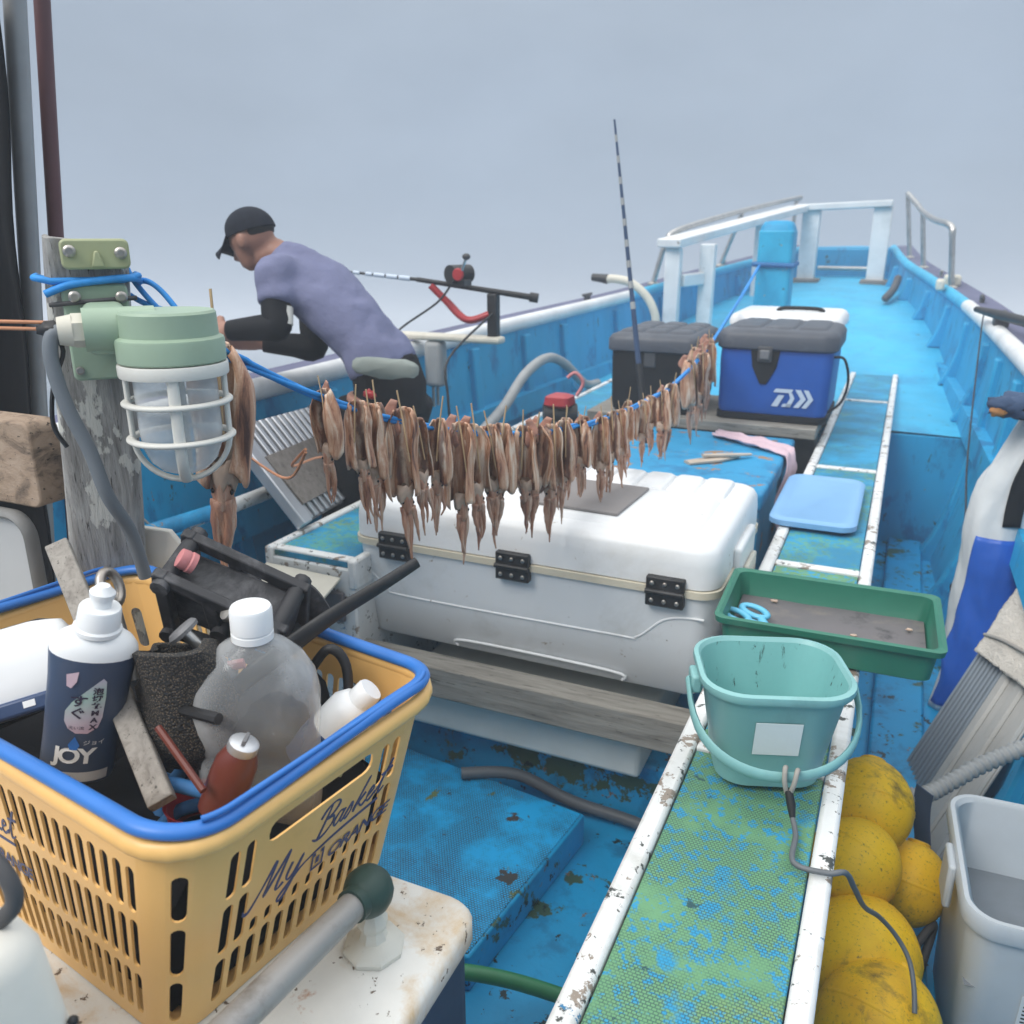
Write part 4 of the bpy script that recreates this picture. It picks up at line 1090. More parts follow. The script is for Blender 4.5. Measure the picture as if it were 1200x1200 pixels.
for seg in (0, 4):
    n = 23
    lo, hi = (3, 11) if seg == 0 else (8, 15)
    for i in range(n):
        f0, f1 = i / n, (i + 1) / n
        if lo <= i < hi: continue
        column(seg, f0, f1)
    f0, f1 = lo / n, hi / n
    cell(seg, f0, f1, .86, 1); cell(seg, f0, f1, .74, .86, (.80, .80, .8)); cell(seg, f0, f1, .42, .74); cell(seg, f0, f1, 0, .05)
    for i in range(lo, hi):
        cell(seg, i / n, (i + 1) / n, .33, .42, (.50, .85)); cell(seg, i / n, (i + 1) / n, .05, .33, (.60, .88))
for seg in (2, 6):
    n = 13
    for i in range(n):
        if 2 <= i <= 10: continue
        column(seg, i / n, (i + 1) / n)
    f0, f1 = 2 / n, 11 / n
    cell(seg, f0, f1, .87, 1); cell(seg, f0, f1, .75, .87, (.86, .84, .75)); cell(seg, f0, f1, .40, .75); cell(seg, f0, f1, 0, .05)
    for i in range(2, 11):
        cell(seg, i / n, (i + 1) / n, .31, .40, (.50, .82)); cell(seg, i / n, (i + 1) / n, .05, .31, (.60, .86))
for seg in (1, 3, 5, 7):
    column(seg, 0, .36, False); column(seg, .36, .64); column(seg, .64, 1, False)
# floor of the basket
loop = [bpt(s_, f, 0.0) for s_ in range(8) for f in ((0,) if s_ % 2 == 0 else (0, .25, .5, .75))]
bm_.add(loop, [tuple(range(len(loop) - 1, -1, -1))]); bm_.add([p + vec(0, 0, .003) for p in loop], [tuple(range(len(loop)))])
bm_.build('shell', M['basket'], bk_, smooth=35)
rim_path = [bpt(s_, f, 1.0, .004) for s_ in range(8) for f in ((0, .25, .5, .75) if s_ % 2 == 0 else (0, .2, .4, .6, .8))]
m = MB(); m.tube([p + vec(0, 0, -.004) for p in rim_path], [(.010, .008)] * len(rim_path), 10, closed=True, side=(0, 0, 1)); m.build('rim', M['basket'], bk_, smooth=70)
def along(s0, s1, n, off, dz):
    """points on the rim from perimeter parameter s0 to s1 (segment + fraction)"""
    o = []
    for i in range(n + 1):
        s_ = lerp(s0, s1, i / n) % 8
        k = int(s_); o.append(bpt(k, s_ - k, 1.0, off) + vec(0, 0, dz(i / n)))
    return o
for s0, s1 in ((.50, 4.55), (4.62, 8.44)):
    pts = along(s0, s1, 60, .001, lambda t: .010 + .004 * math.sin(t * PI) + .0035 * math.sin(t * 13))
    m = MB(); m.tube(pts, [(.0070, .0085)] * len(pts), 12, side=(0, 0, 1)); hb = m.build('handle', M['handle_blue'], bk_, smooth=70)
    m = MB(); m.tube([p + vec(0, 0, .0085) for p in along(s0 + 1.2, s1 - 1.2, 30, .003, lambda t: .013)], .003, 8); m.build('handle_ridge', M['handle_blue'], hb, smooth=70)
for s_, dy in ((.47, -1), (4.58, 1)):
    k = int(s_); c = bpt(k, s_ - k, 1.0, .002) + vec(0, 0, .012)
    m = MB(); m.M = frame(c, vec(1, 0, 0), vec(0, 0, 1), vec(0, -1, 0)); m.lathe([(.004, -.007), (.013, -.007), (.015, -.004), (.015, .004), (.013, .007), (.004, .007)], 18); m.build('hinge_knob', M['basket'], bk_, smooth=40)
# lettering: brush strokes and bold capitals on the end and long sides
STROKES = [
    (1.0, (0, 0), [[(-.06, .12), (-.02, .0), (.08, .03), (.20, .45), (.30, .92), (.31, .55), (.30, .12), (.42, .50), (.56, .95), (.55, .55), (.54, .10), (.60, .02), (.68, .10)],
                   [(.74, .50), (.72, .22), (.78, .05), (.88, .14), (.96, .50), (.93, .10), (.84, -.34), (.74, -.42), (.72, -.28), (.90, -.02), (1.10, .18), (1.70, .36), (2.60, .44)]]),
    (.78, (1.16, .62), [[(.12, .98), (.08, .5), (.03, .02)], [(-.10, .70), (.0, .95), (.22, 1.02), (.36, .86), (.26, .62), (.10, .54), (.30, .50), (.36, .26), (.20, .02), (.0, .0), (-.14, .12)],
                        [(.62, .42), (.50, .46), (.42, .22), (.50, .02), (.60, .16), (.65, .44), (.62, .12), (.70, .02), (.84, .46), (.90, .20), (.82, .0), (.74, .05)],
                        [(.98, .08), (1.10, .60), (1.18, 1.0), (1.10, .6), (1.02, .0)], [(1.06, .2), (1.24, .46), (1.12, .24), (1.26, .02), (1.36, .12)],
                        [(1.36, .22), (1.52, .34), (1.46, .48), (1.38, .34), (1.38, .10), (1.48, .02), (1.62, .20)], [(1.62, .10), (1.76, .60), (1.86, 1.05), (1.76, .5), (1.74, .06), (1.82, .04), (1.90, .14)], [(1.64, .66), (1.96, .74)]]),
]
def brand(seg, f0, v0, sx, sz, name):
    def wp(x, y):
        return bpt(seg, f0 + (x + .22 * y) * sx / SEGL[seg], v0 + y * sz / (BZ1 - BZ0), .0004)
    m = MB()
    nrm = (BKM.to_3x3() @ (vec(1, 0, 0) if seg == 2 else vec(0, -1, 0)))
    for sc_, (ox, oy), ls in STROKES:
        for k, st in enumerate(ls):
            pts = smooth_path([wp(ox + x * sc_, oy + y * sc_) for x, y in st], 5)
            m.tube(pts, [(.0006, .0009 + .0011 * sc_ * abs(math.sin(i * .23 + k))) for i in range(len(pts))], 6, side=nrm)
    m.build('script_lettering', M['print_navy'], bk_, smooth=60)
    wf = lambda v: bpt(seg, f0 + v.x / SEGL[seg], v0 + v.y / (BZ1 - BZ0), .0009)
    text_part('block_lettering', 'ORANGE', .0235, None, M['print_navy'], bk_, warp=lambda v: wf(vec(v.x + 1.62 * sx, v.y - .30 * sz, 0)), shear=.25, bold=.0006, space=.9)
    q = MB()
    for x0, x1, y0, y1 in ((0, .3, .8, 1), (.7, 1, .8, 1), (0, .15, 0, .8), (.85, 1, 0, .8), (.15, .85, 0, .14), (.35, .65, .3, .7)):
        cx = [wf(vec((1.28 + .26 * x) * sx, (-.30 + .5 * y) * sz, 0)) for x, y in ((x0, y0), (x1, y0), (x1, y1), (x0, y1))]
        q.add(cx, [(0, 1, 2, 3)])
    q.build('logo_mark', M['print_navy'], bk_, smooth=0)
brand(2, .13, .455, .0640, .050, 'end')
brand(0, .10, .455, .0640, .050, 'side')

# ------------------------------------------------------------------ contents of the basket
RIGHT = vec(.912, .411, 0)
def axis_frame(base, top, right=RIGHT):
    z = (Vector(top) - Vector(base)).normalized()
    x = (Vector(right) - z * z.dot(Vector(right))).normalized()
    return frame(base, x, z.cross(x), z)
# uneven black filler, added inside the basket so its slots read dark
m = MB()
ln_r = []
for v in (.03, .10, .22, .36, .50, .58, .62):
    ln_r.append([bpt(s_, f, v, -.022 - (.05 * max(0, (v - .5) / .12)) + .012 * noise.noise(vec(s_ * 1.7 + f * 2, v * 6, 1))) + vec(0, 0, .02 * noise.noise(vec(s_ * 1.3 + f * 2, 4, v * 3))) for s_ in range(8) for f in (0, .25, .5, .75)])
m.rings(ln_r)
tag(m.build('slot_filler', M['black_cloth'], None, smooth=180), 'black filler shape added inside the basket to darken its slots', 'bag')
# black net bag on top of it
m = MB(); m.ball(vec(-.76, .64, .735), (.15, .095, .075), 28, 18, .30); m.ball(vec(-.625, .70, .84), (.075, .055, .075), 22, 14, .3)
tag(m.build('net_bag', M['black_cloth'], None, smooth=180), 'crumpled black bag filling the bottom of the basket', 'bag')
# dish soap
sj = thing('dish_soap_bottle', 'slate navy dish soap bottle with white flip cap leaning in the basket', 'bottle', (-.738, .528, .842))
JM = axis_frame((-.752, .524, .846), (-.692, .548, 1.068), vec(.70, .71, 0)) @ Matrix.Scale(1.03, 4)
SA, SB = .0385, .026
def jring(k, z): return [vec(k * SA * math.cos(2 * PI * j / 28), k * SB * math.sin(2 * PI * j / 28), z) for j in range(28)]
m = MB(); m.M = JM; m.rings([jring(*q) for q in ((.80, 0), (.90, .002), (.93, .010), (.93, .05), (1.0, .12), (1.06, .148), (1.06, .150))]); m.build('body', M['bottle_navy'], sj, smooth=50)
m = MB(); m.M = JM; m.rings([jring(*q) for q in ((1.055, .150), (1.02, .157), (.88, .165), (.70, .170), (.55, .172))]); m.build('shoulder', M['white_plastic'], sj, smooth=60)
m = MB(); m.M = JM; m.lathe([(.020, .170), (.0225, .172), (.0225, .176), (.0205, .178), (.0195, .196), (.0185, .198), (.010, .199), (.0098, .208), (.0115, .209), (.012, .214), (.009, .217), (.006, .221), (.001, .222)], 24); m.build('cap', M['white_plastic'], sj, smooth=35)
def jpt(x, z, off=.0006):
    k = .93 if z < .05 else lerp(.93, 1.06, min(1, (z - .05) / .098))
    a = -PI / 2 + x / .034
    return JM @ vec((k * SA + off) * math.cos(a), (k * SB + off) * math.sin(a), z)
def jpoly(name, poly, mat, off=.0005):
    q = MB(); q.add([jpt(x, z, off) for x, z in poly], [tuple(range(len(poly)))]); return q.build(name, mat, sj, smooth=0)
def strip(x0, x1, z0, z1, mat, name):
    q = MB(); q.grid(lambda u, v: jpt(lerp(x0, x1, u), lerp(z0, z1, v)), 14, 2); q.build(name, mat, sj, smooth=60)
strip(-.040, .030, .006, .018, M['bottle_grey'], 'lower_band')
t_ = NT('iridescent_label')
gx = t_.n('ShaderNodeSeparateXYZ'); t_.l(t_.tc.outputs['Generated'], gx.inputs[0])
M['irid'] = t_.done(t_.ramp(gx.outputs['Z'], [(0, (.62, .42, .50, 1)), (.35, (.52, .50, .55, 1)), (.7, (.40, .58, .52, 1)), (1, (.50, .46, .56, 1))]), .35)
drop = [(.010, .132), (.013, .128), (.0145, .110), (.0145, .085), (.012, .073), (.004, .066), (-.006, .066), (-.013, .071), (-.017, .080), (-.017, .092), (-.012, .103), (-.002, .117)]
q = MB()
cx_, cz_ = -.001, .092
fan = [(cx_, cz_)] + drop
dd = [(x, z) for x, z in drop]
q.add([jpt(x, z, .0005) for x, z in fan] + [jpt(lerp(cx_, x, .5), lerp(cz_, z, .5), .0005) for x, z in dd],
      [(1 + i, 1 + (i + 1) % 12, 13 + (i + 1) % 12, 13 + i) for i in range(12)] + [(13 + i, 13 + (i + 1) % 12, 0) for i in range(12)])
q.build('label_drop', M['irid'], sj, smooth=60)
jpoly('label_drop', [(-.019, .134), (-.009, .139), (-.010, .127), (-.014, .119), (-.018, .121)], M['pink'])
M['jp_ink'] = plain('dark_violet_ink', (.035, .025, .055, 1), .5)
def vtext(chars, x, z, size, step, mat, name):
    for k, c in enumerate(chars):
        text_part(name, c, size, None, mat, sj, warp=lambda v, k=k: jpt(x + v.x, z - k * step + v.y, .0011), align='CENTER', bold=.0003)
vtext('泡切れMAX', .0075, .1145, .0085, .0086, M['jp_ink'], 'label_text')
vtext('すぐ', -.0065, .100, .0150, .0145, M['jp_ink'], 'label_text')
text_part('label_text', '洗い流', .0045, None, M['jp_ink'], sj, warp=lambda v: jpt(-.006 + v.x, .0715 + v.y, .0011), align='CENTER')
text_part('brand_text', 'JOY', .024, None, M['white_plastic'], sj, warp=lambda v: jpt(-.005 + v.x, .030 + v.y * 1.05, .0011), align='CENTER', bold=.0008, space=.85)
text_part('brand_text', 'ジョイ', .0065, None, M['white_plastic'], sj, warp=lambda v: jpt(.011 + v.x, .0525 + v.y, .0011), align='CENTER')
jpoly('brand_drop', [(-.006, .0625), (-.001, .052), (-.003, .046), (-.009, .046), (-.011, .052)], M['handle_blue'], .0013)
text_part('label_text', '除菌', .0075, None, M['jp_ink'], sj, warp=lambda v: jpt(-.012 + v.x, .0085 + v.y, .0012), align='CENTER')
# big clear bottle
pb_ = thing('clear_bottle', 'large clear plastic bottle with white screw cap standing in the basket', 'bottle', (-.515, .572, .80))
PM = axis_frame((-.590, .628, .768), (-.578, .624, 1.03), vec(.86, .51, 0)) @ Matrix.Scale(1.06, 4)
def pring(hx_, hy_, z, r): return [vec(x, y, z) for x, y in rrect(-hx_, hx_, -hy_, hy_, r, 6)]
PP = [(.052, .036, 0, .026), (.058, .042, .004, .030), (.061, .045, .014, .033), (.061, .045, .050, .033), (.059, .043, .056, .033), (.061, .045, .062, .033), (.061, .045, .095, .033), (.059, .043, .101, .033), (.061, .045, .107, .033), (.062, .046, .145, .034), (.058, .043, .170, .034), (.048, .038, .190, .033), (.034, .030, .204, .027), (.021, .021, .212, .0205), (.018, .018, .216, .0178), (.018, .018, .222, .0178)]
m = MB(); m.M = PM; m.rings([pring(*q) for q in PP])
m.build('body', M['pet'], pb_, smooth=60)
m = MB(); m.M = PM; m.lathe([(.019, .214), (.0205, .215), (.0205, .222), (.019, .223), (.019, .2235), (.0205, .2245), (.0205, .246), (.0190, .249), (.001, .2495)], 32); m.build('cap', M['white_plastic'], pb_, smooth=35)
m = MB(); m.M = PM; m.rings([pring(a - .003, b - .003, z, max(r - .002, .004)) for a, b, z, r in [(.050, .034, .004, .024), (.059, .043, .014, .032), (.060, .044, .040, .032)]])
m.build('liquid', M['liquid'], pb_, smooth=60)
# wooden batten
m = MB(); m.M = axis_frame((-.612, .510, .858), (-.890, .650, 1.041)); m.prism(rrect(-.0130, .0130, -.008, .008, .002, 2), 0, .362)
tag(m.build('batten', M['stick'], None, bevel=.001), 'grey weathered wooden batten leaning across the basket', 'batten')
# steel eye bolt
eb = thing('eye_bolt', 'dull steel eye bolt standing at the back of the basket', 'bolt', (-.74, .60, .98))
EM = axis_frame((-.722, .590, .93), (-.772, .612, 1.045), vec(-.2, .98, 0)) @ Matrix.Scale(.82, 4)
m = MB(); m.M = EM; m.tube([vec(0, 0, 0), vec(0, 0, .105)], .009, 12); m.build('shank', M['screw'], eb)
m = MB(); m.M = EM; m.tube([vec(.004 + .0165 * math.cos(a), 0, .128 + .023 * math.sin(a)) for a in [2 * PI * k / 20 for k in range(20)]], .0068, 10, closed=True); m.build('eye', M['screw'], eb, smooth=70)
# white packet with navy edge
pk = thing('white_packet', 'crumpled white plastic packet with a navy edge in the left of the basket', 'packet', (-.75, .50, .98))
PKM = axis_frame((-.830, .540, .925), (-.868, .560, 1.0), vec(.80, .30, -.52))
m = MB(); m.M = PKM
m.rings([[vec(x * (1 + .10 * noise.noise(vec(x * 40, z * 30, 1))), y * (1 + .3 * noise.noise(vec(x * 30, z * 40, 5))), z) for x, y in rrect(-.066 + a, .060 - a, -.028 + a * .7, .028 - a * .7, .016, 5)] for a, z in ((.012, -.03), (.002, -.02), (0, .0), (-.002, .02), (.004, .045), (.012, .06), (.03, .066))]); m.build('body', M['white_plastic'], pk, smooth=60)
m = MB(); m.M = PKM; m.box(-.062, .060, -.0305, .0, -.033, -.014); m.build('printed_edge', M['cab_side'], pk, bevel=.004)
for i in range(3):
    m = MB(); m.M = PKM; m.box(-.03 + i * .03, -.024 + i * .03 + .006 * (i % 2), -.0312, -.0304, -.026, -.021 + .002 * i); m.build('print_mark', M['white_plastic'], pk)
# black tool frame
tf = thing('black_tool_frame', 'salt-dusted black plastic tool frame with a pink knob in the basket', 'tool', (-.62, .65, .95))
TFM = frame((-.622, .650, .990), vec(.80, .36, -.48).normalized(), vec(-.18, .86, .20).normalized(), vec(.44, -.05, .86).normalized())
TFM = axis_frame((-.668, .700, .985), (-.645, .688, 1.025), vec(.80, .36, -.48)) @ Matrix.Scale(1.05, 4)
for yy in (-.032, .030):
    for (x0, z0), (x1, z1) in (((-.075, .040), (.060, .030)), ((.060, .030), (.070, -.035)), ((.070, -.035), (-.055, -.045)), ((-.055, -.045), (-.075, .040)), ((-.02, .034), (.005, -.04)), ((.028, .030), (.030, -.036))):
        m = MB(); m.M = TFM
        a, b = vec(x0, yy, z0), vec(x1, yy, z1)
        t = (b - a).normalized(); n_ = vec(-t.z, 0, t.x)
        m.rings([[p + n_ * i * .0075 + vec(0, j * .006, 0) for i, j in ((-1, -1), (1, -1), (1, 1), (-1, 1))] for p in (a - t * .007, b + t * .007)])
        m.build('frame_bar', M['black_dusty'], tf, bevel=.002, fix=True)
for x, z in ((-.07, .036), (.055, .028), (.066, -.033), (-.055, -.043), (0, -.005)):
    m = MB(); m.M = TFM; m.tube([vec(x, -.045, z), vec(x, .045, z)], .010, 10); m.build('cross_bar', M['black_dusty'], tf, smooth=40)
m = MB(); m.M = TFM; m.box(-.072, .064, -.026, .026, -.030, .026); m.build('core_block', M['black_dusty'], tf, bevel=.005)
m = MB(); m.M = axis_frame((-.690, .664, 1.045), (-.704, .648, 1.061)); m.lathe([(.008, 0), (.012, .0), (.0125, .006), (.011, .008), (.012, .010), (.011, .018), (.006, .019)], 16); m.build('knob', M['pink_plastic'], tf)
m = MB(); m.M = axis_frame((-.640, .662, .992), (-.644, .646, 1.004)); m.lathe([(.008, 0), (.009, .008), (.007, .012), (.001, .0125)], 12); m.build('nut', M['screw'], tf)
m = MB(); m.M = TFM; m.tube(smooth_path([vec(.02, .04, .0), vec(.05, .05, .0), (.07, .05, -.01), (.09, .045, -.03)] if True else [vec(.05, .06, .02), vec(.075, .09, .03), (.10, .10, .01), (.13, .10, -.02)], 5), [(.010, .018)] * 16, 8, side=(0, 1, 0)); m.build('grip', M['black_dusty'], tf, smooth=60)
# black ladle-like scraper
bs = thing('black_spatula', 'long matte black spatula handle sticking out of the basket', 'spatula', (-.60, .64, .92))
m = MB(); m.tube(smooth_path([vec(-.615, .625, .925), vec(-.575, .675, .962), vec(-.545, .715, .988), vec(-.510, .765, 1.012), vec(-.484, .803, 1.031)], 7), [(.012 - .006 * abs(i / 28 - .15), .0055) for i in range(29)], 10, side=(0, 0, 1)); m.build('handle', M['black'], bs, smooth=70)
m = MB(); m.tube([vec(-.66, .57, .885), vec(-.635, .60, .91), vec(-.610, .63, .929)], [(.03, .004), (.03, .005), (.010, .006)], 10, side=(0, 0, 1)); m.build('blade', M['black'], bs, smooth=60)
# black mesh pouch, roller, bars
m = MB()
m.rings([[vec(-.655 + a * math.cos(t) * 1.1 + .012 * math.sin(3 * t + z * 60), .592 + a * .8 * math.sin(t) + .006 * math.sin(2 * t + 1), z - .022 + .014 * math.cos(t + .6) * (z > .98)) for t in [2 * PI * k / 26 for k in range(26)]] for a, z in ((.012, .87), (.04, .88), (.050, .91), (.047, .95), (.046, .985), (.044, 1.005), (.036, 1.006), (.036, .985), (.034, .96), (.01, .95))])
M['mesh'] = NT('black_netting')
tm = M['mesh']
vo = tm.n('ShaderNodeTexVoronoi'); vo.inputs['Scale'].default_value = 420; tm.l(tm.tc.outputs['Object'], vo.inputs['Vector'])
tm.bump(vo.outputs['Distance'], 0.8, .002)
M['mesh'] = tm.done(tm.ramp(vo.outputs['Distance'], [(.2, (.13, .10, .07, 1)), (.45, (.015, .015, .015, 1))]), .7)
tag(m.build('mesh_pouch', M['mesh'], None, smooth=60), 'black netting pouch behind the dish soap bottle', 'pouch')
rl = thing('roller_guide', 'grey disc roller on a steel pin beside the clear bottle', 'roller', (-.60, .575, .98))
RLM = axis_frame((-.625, .618, .955), (-.655, .604, .997))
m = MB(); m.M = RLM; m.lathe([(.004, .050), (.017, .050), (.018, .054), (.015, .058), (.004, .059)], 20); m.build('disc', M['alu_dark'], rl)
m = MB(); m.M = RLM; m.tube([vec(0, 0, 0), vec(0, 0, .052)], .0062, 12); m.build('pin', M['steel'], rl)
m = MB(); m.M = RLM; m.lathe([(.009, -.02), (.011, -.018), (.011, .008), (.007, .012)], 12); m.build('socket', M['alu_dark'], rl)
m = MB(); m.tube([vec(-.665, .570, .925), vec(-.575, .560, .935)], .0060, 8)
tag(m.build('black_rod', M['black'], None), 'black rod lying across the basket behind the clear bottle', 'rod')
m = MB(); m.tube([vec(-.632, .535, .925), vec(-.560, .515, .885)], .004, 8)
tag(m.build('rusty_pin', M['brown'], None), 'thin rusty pin under the batten in the basket', 'pin')
m = MB(); m.tube(smooth_path([vec(-.635, .61, .965), vec(-.62, .62, .955), vec(-.60, .63, .958)], 4), [(.006, .003)] * 9, 6, side=(0, 0, 1))
tag(m.build('pink_strip', M['pink_plastic'], None), 'small pink plastic strip between roller and clear bottle', 'strip')
# white bottle on its side, brown bottle
wb = thing('white_bottle', 'small white bottle tipped over by the basket rim', 'bottle', (-.46, .63, .93))
WM = axis_frame((-.528, .690, .870), (-.492, .708, .912))
m = MB(); m.M = WM; m.lathe([(.015, -.02), (.024, -.016), (.026, .0), (.026, .022), (.020, .034), (.013, .038)], 20); m.build('body', M['white_plastic'], wb)
m = MB(); m.M = WM; m.lathe([(.013, .036), (.0155, .037), (.0155, .054), (.014, .057), (.001, .0575)], 20); m.build('cap', M['white_plastic'], wb, smooth=35)
m = MB(); m.M = WM; m.lathe([(.0245, -.062), (.0262, -.06), (.0262, -.014), (.0240, -.013)], 20); m.build('label', M['cab_side'], wb)
bo = thing('brown_bottle', 'small brown bottle with a silver cap in front of the clear bottle', 'bottle', (-.48, .50, .93))
OM = axis_frame((-.556, .548, .880), (-.538, .556, .925))
m = MB(); m.M = OM; m.lathe([(.014, -.045), (.021, -.04), (.022, .0), (.021, .020), (.015, .036)], 18); m.build('body', M['brown'], bo)
m = MB(); m.M = OM; m.lathe([(.0145, .034), (.0155, .036), (.0150, .044), (.012, .046), (.001, .0462)], 18); cp = m.build('cap', M['alu'], bo, smooth=35)
m = MB(); m.M = OM; m.box(-.002, .002, -.009, .007, .0462, .052); m.build('tab', M['alu_dark'], cp, bevel=.0008)
# blue rope, red cup and bits low in the basket
m = MB()
pts = []
for i in range(60):
    a = i * .55
    pts.append(vec(-.645 + .075 * math.cos(a) * (.6 + .4 * math.sin(i * .7)), .575 + .040 * math.sin(a), .67 + .0033 * i + .01 * math.sin(i * 1.3)))
m.tube(smooth_path(pts, 3), .0075, 8)
tag(m.build('rope_tangle', M['rope_dark'], None, smooth=70), 'tangle of dark blue rope low in the basket', 'rope')
m = MB()
pts = [vec(-.80 + .09 * math.cos(i * .6), .575 + .030 * math.sin(i * .6), .665 + .0035 * i) for i in range(40)]
m.tube(smooth_path(pts, 3), .006, 8)
tag(m.build('rope_tangle', M['rope_blue'], None, smooth=70), 'bright blue rope coil seen through the front slots of the basket', 'rope')
m = MB(); m.lathe([(.020, 0), (.026, .002), (.034, .07), (.036, .072), (.033, .07), (.024, .006), (.001, .006)], 20, (-.600, .545, .770))
tag(m.build('red_cup', M['red'], None), 'red plastic cup inside the basket near its front corner', 'cup')
m = MB(); m.ball(vec(-.555, .70, .80), (.030, .04, .045), 16, 10, .3)
tag(m.build('yellow_sponge', M['lamp_olive'], None, smooth=60), 'dull yellow sponge seen through the hand hole of the basket', 'sponge')
m = MB(); m.tube(smooth_path([vec(-.535, .72, .86), vec(-.545, .735, .915), (-.565, .73, .935), vec(-.59, .72, .90)], 6), .006, 8)
tag(m.build('black_cable', M['black'], None, smooth=70), 'black cable loop behind the small white bottle', 'cable')

# ------------------------------------------------------------------ post, lamp and pipes
def lean(z): return -1.016 - .112 * (1.40 - z)
E1 = vec(.643, .766, 0); NN = vec(.766, -.643, 0)
wp_ = thing('wooden_post', 'weathered grey wooden post with flaking white paint carrying the lamp', 'post', (lean(0), .864, .013))
m = MB()
rg = []
for k in range(30):
    z = lerp(.013, 1.40, k / 29)
    c = vec(lean(z), .864, z)
    rr = []
    for x, y in rrect(-.054, .050, -.050, .050, .016, 4):
        q = 1 + .05 * noise.noise(vec(x * 30, y * 30, z * 4))
        p = c + E1 * x * q - NN * y * q
        if k == 29: p.z += -.010 + .02 * noise.noise(vec(x * 40, y * 40, 3)) - .25 * max(0, x - .02)
        rr.append(p)
    rg.append(rr)
m.rings(rg); m.build('shaft', M['post'], wp_, smooth=50)
FZ = lambda z: vec(lean(z), .864, z) + NN * .0535
lm = thing('bulkhead_lamp', 'sage green bulkhead lamp with white wire guard and clear glass on the post', 'lamp', FZ(1.29))
def pl(name, z0, z1, w_, mat, cx=0.008):
    m = MB(); m.M = frame(FZ((z0 + z1) / 2) + E1 * cx, E1, vec(0, 0, 1), NN)
    m.prism(rrect(-w_ / 2, w_ / 2, -(z1 - z0) / 2, (z1 - z0) / 2, .008, 4), 0, .012)
    return m.build(name, mat, lm, bevel=.003, seg=2)
pl('upper_bracket', 1.352, 1.390, .082, M['lamp_olive'])
pl('mount_plate', 1.208, 1.333, .080, M['lamp_green'])
for z, x in ((1.375, -.022), (1.372, .038), (1.318, -.020), (1.316, .036), (1.222, -.020), (1.222, .034)):
    m = MB(); m.M = frame(FZ(z) + E1 * x + NN * .012, E1, vec(0, 0, 1), NN); m.lathe([(.0075, -.002), (.0078, .002), (.0055, .004), (.0055, .008), (.004, .0085), (.004, .005), (.001, .005)], 12); m.build('screw', M['screw'], lm, smooth=30)
m = MB(); m.M = frame(FZ(1.365) + E1 * .008 + NN * .012, E1, vec(0, 0, 1), NN); m.prism([(-.006, -.010), (.010, -.010), (.004, .010), (-.001, .010)], 0, .008); m.build('bracket_lug', M['lamp_olive'], lm, bevel=.002)
LC = vec(-.830, .806, 0)     # lamp axis
ZT = 1.307
AX = FZ(1.285) + NN * .115
m = MB(); m.tube([AX - E1 * .012, AX + E1 * .07], .0265, 22); m.build('cable_entry', M['lamp_green'], lm, smooth=40)
m = MB(); m.M = frame(FZ(1.285) + E1 * .010, E1, vec(0, 0, 1), NN); m.prism(rrect(-.022, .030, -.030, .026, .012, 4), .008, .125); m.build('arm', M['lamp_green'], lm, bevel=.006, seg=3)
m = MB(); LS = .91
m.lathe([(r_ * LS, z_) for r_, z_ in [(.001, 0), (.060, 0), (.063, -.003), (.064, -.030), (.070, -.033), (.071, -.036), (.071, -.060), (.069, -.062), (.05, -.062)]], 44, (LC.x, LC.y, ZT)); m.build('housing', M['lamp_green'], lm, smooth=35)
m = MB(); m.lathe([(r_ * LS, z_) for r_, z_ in [(.053, -.010), (.0715, -.010), (.0725, -.008), (.0725, .004), (.0715, .006), (.053, .006)]], 44, (LC.x, LC.y, ZT - .069)); gr = m.build('guard_collar', M['guard'], lm, smooth=35)
for z, r in ((-.112, .0615), (-.158, .0610)):
    m = MB(); m.tube([vec(LC.x + r * math.cos(a), LC.y + r * math.sin(a), ZT + z) for a in [2 * PI * k / 48 for k in range(48)]], [(.0038, .0060)] * 48, 10, closed=True, side=(0, 0, 1)); m.build('guard_ring', M['guard'], lm, smooth=70)
for k in range(4):
    a = math.radians(-48 + 90 * k)
    dv = vec(math.cos(a), math.sin(a), 0)
    pts = [LC + dv * .0585 + vec(0, 0, ZT - .075), LC + dv * .0585 + vec(0, 0, ZT - .156)]
    pts += [LC + dv * .0585 * math.cos(t) + vec(0, 0, ZT - .156 - .060 * math.sin(t)) for t in [PI / 2 * i / 10 for i in range(1, 11)]]
    m = MB(); m.tube(pts, [(.0036, .0072)] * len(pts), 10, side=dv); m.build('guard_bar', M['guard'], lm, smooth=70)
gp = [(.0485, -.063), (.0505, -.069), (.0505, -.150), (.048, -.170), (.041, -.188), (.029, -.200), (.0145, -.206), (.001, -.208)]
m = MB(); m.lathe(gp[::-1], 40, (LC.x, LC.y, ZT), cap=False)
m.build('glass', M['glass'], lm, smooth=80, fix=False)
m = MB(); m.lathe([(.016, -.066), (.016, -.085), (.010, -.09), (.011, -.100), (.004, -.104), (.001, -.105)][::-1], 24, (LC.x, LC.y, ZT)); m.build('socket', M['guard'], lm, smooth=60)
GE = AX - E1 * .012
m = MB(); m.tube([GE + E1 * .002, GE - E1 * .012], .0205, 6); m.build('gland_nut', M['ivory'], lm, smooth=30)
m = MB(); m.tube([GE - E1 * .012, GE - E1 * .028], [.0195, .0165], 20); m.build('gland_cap', M['ivory'], lm, smooth=40)
g0 = GE - E1 * .026
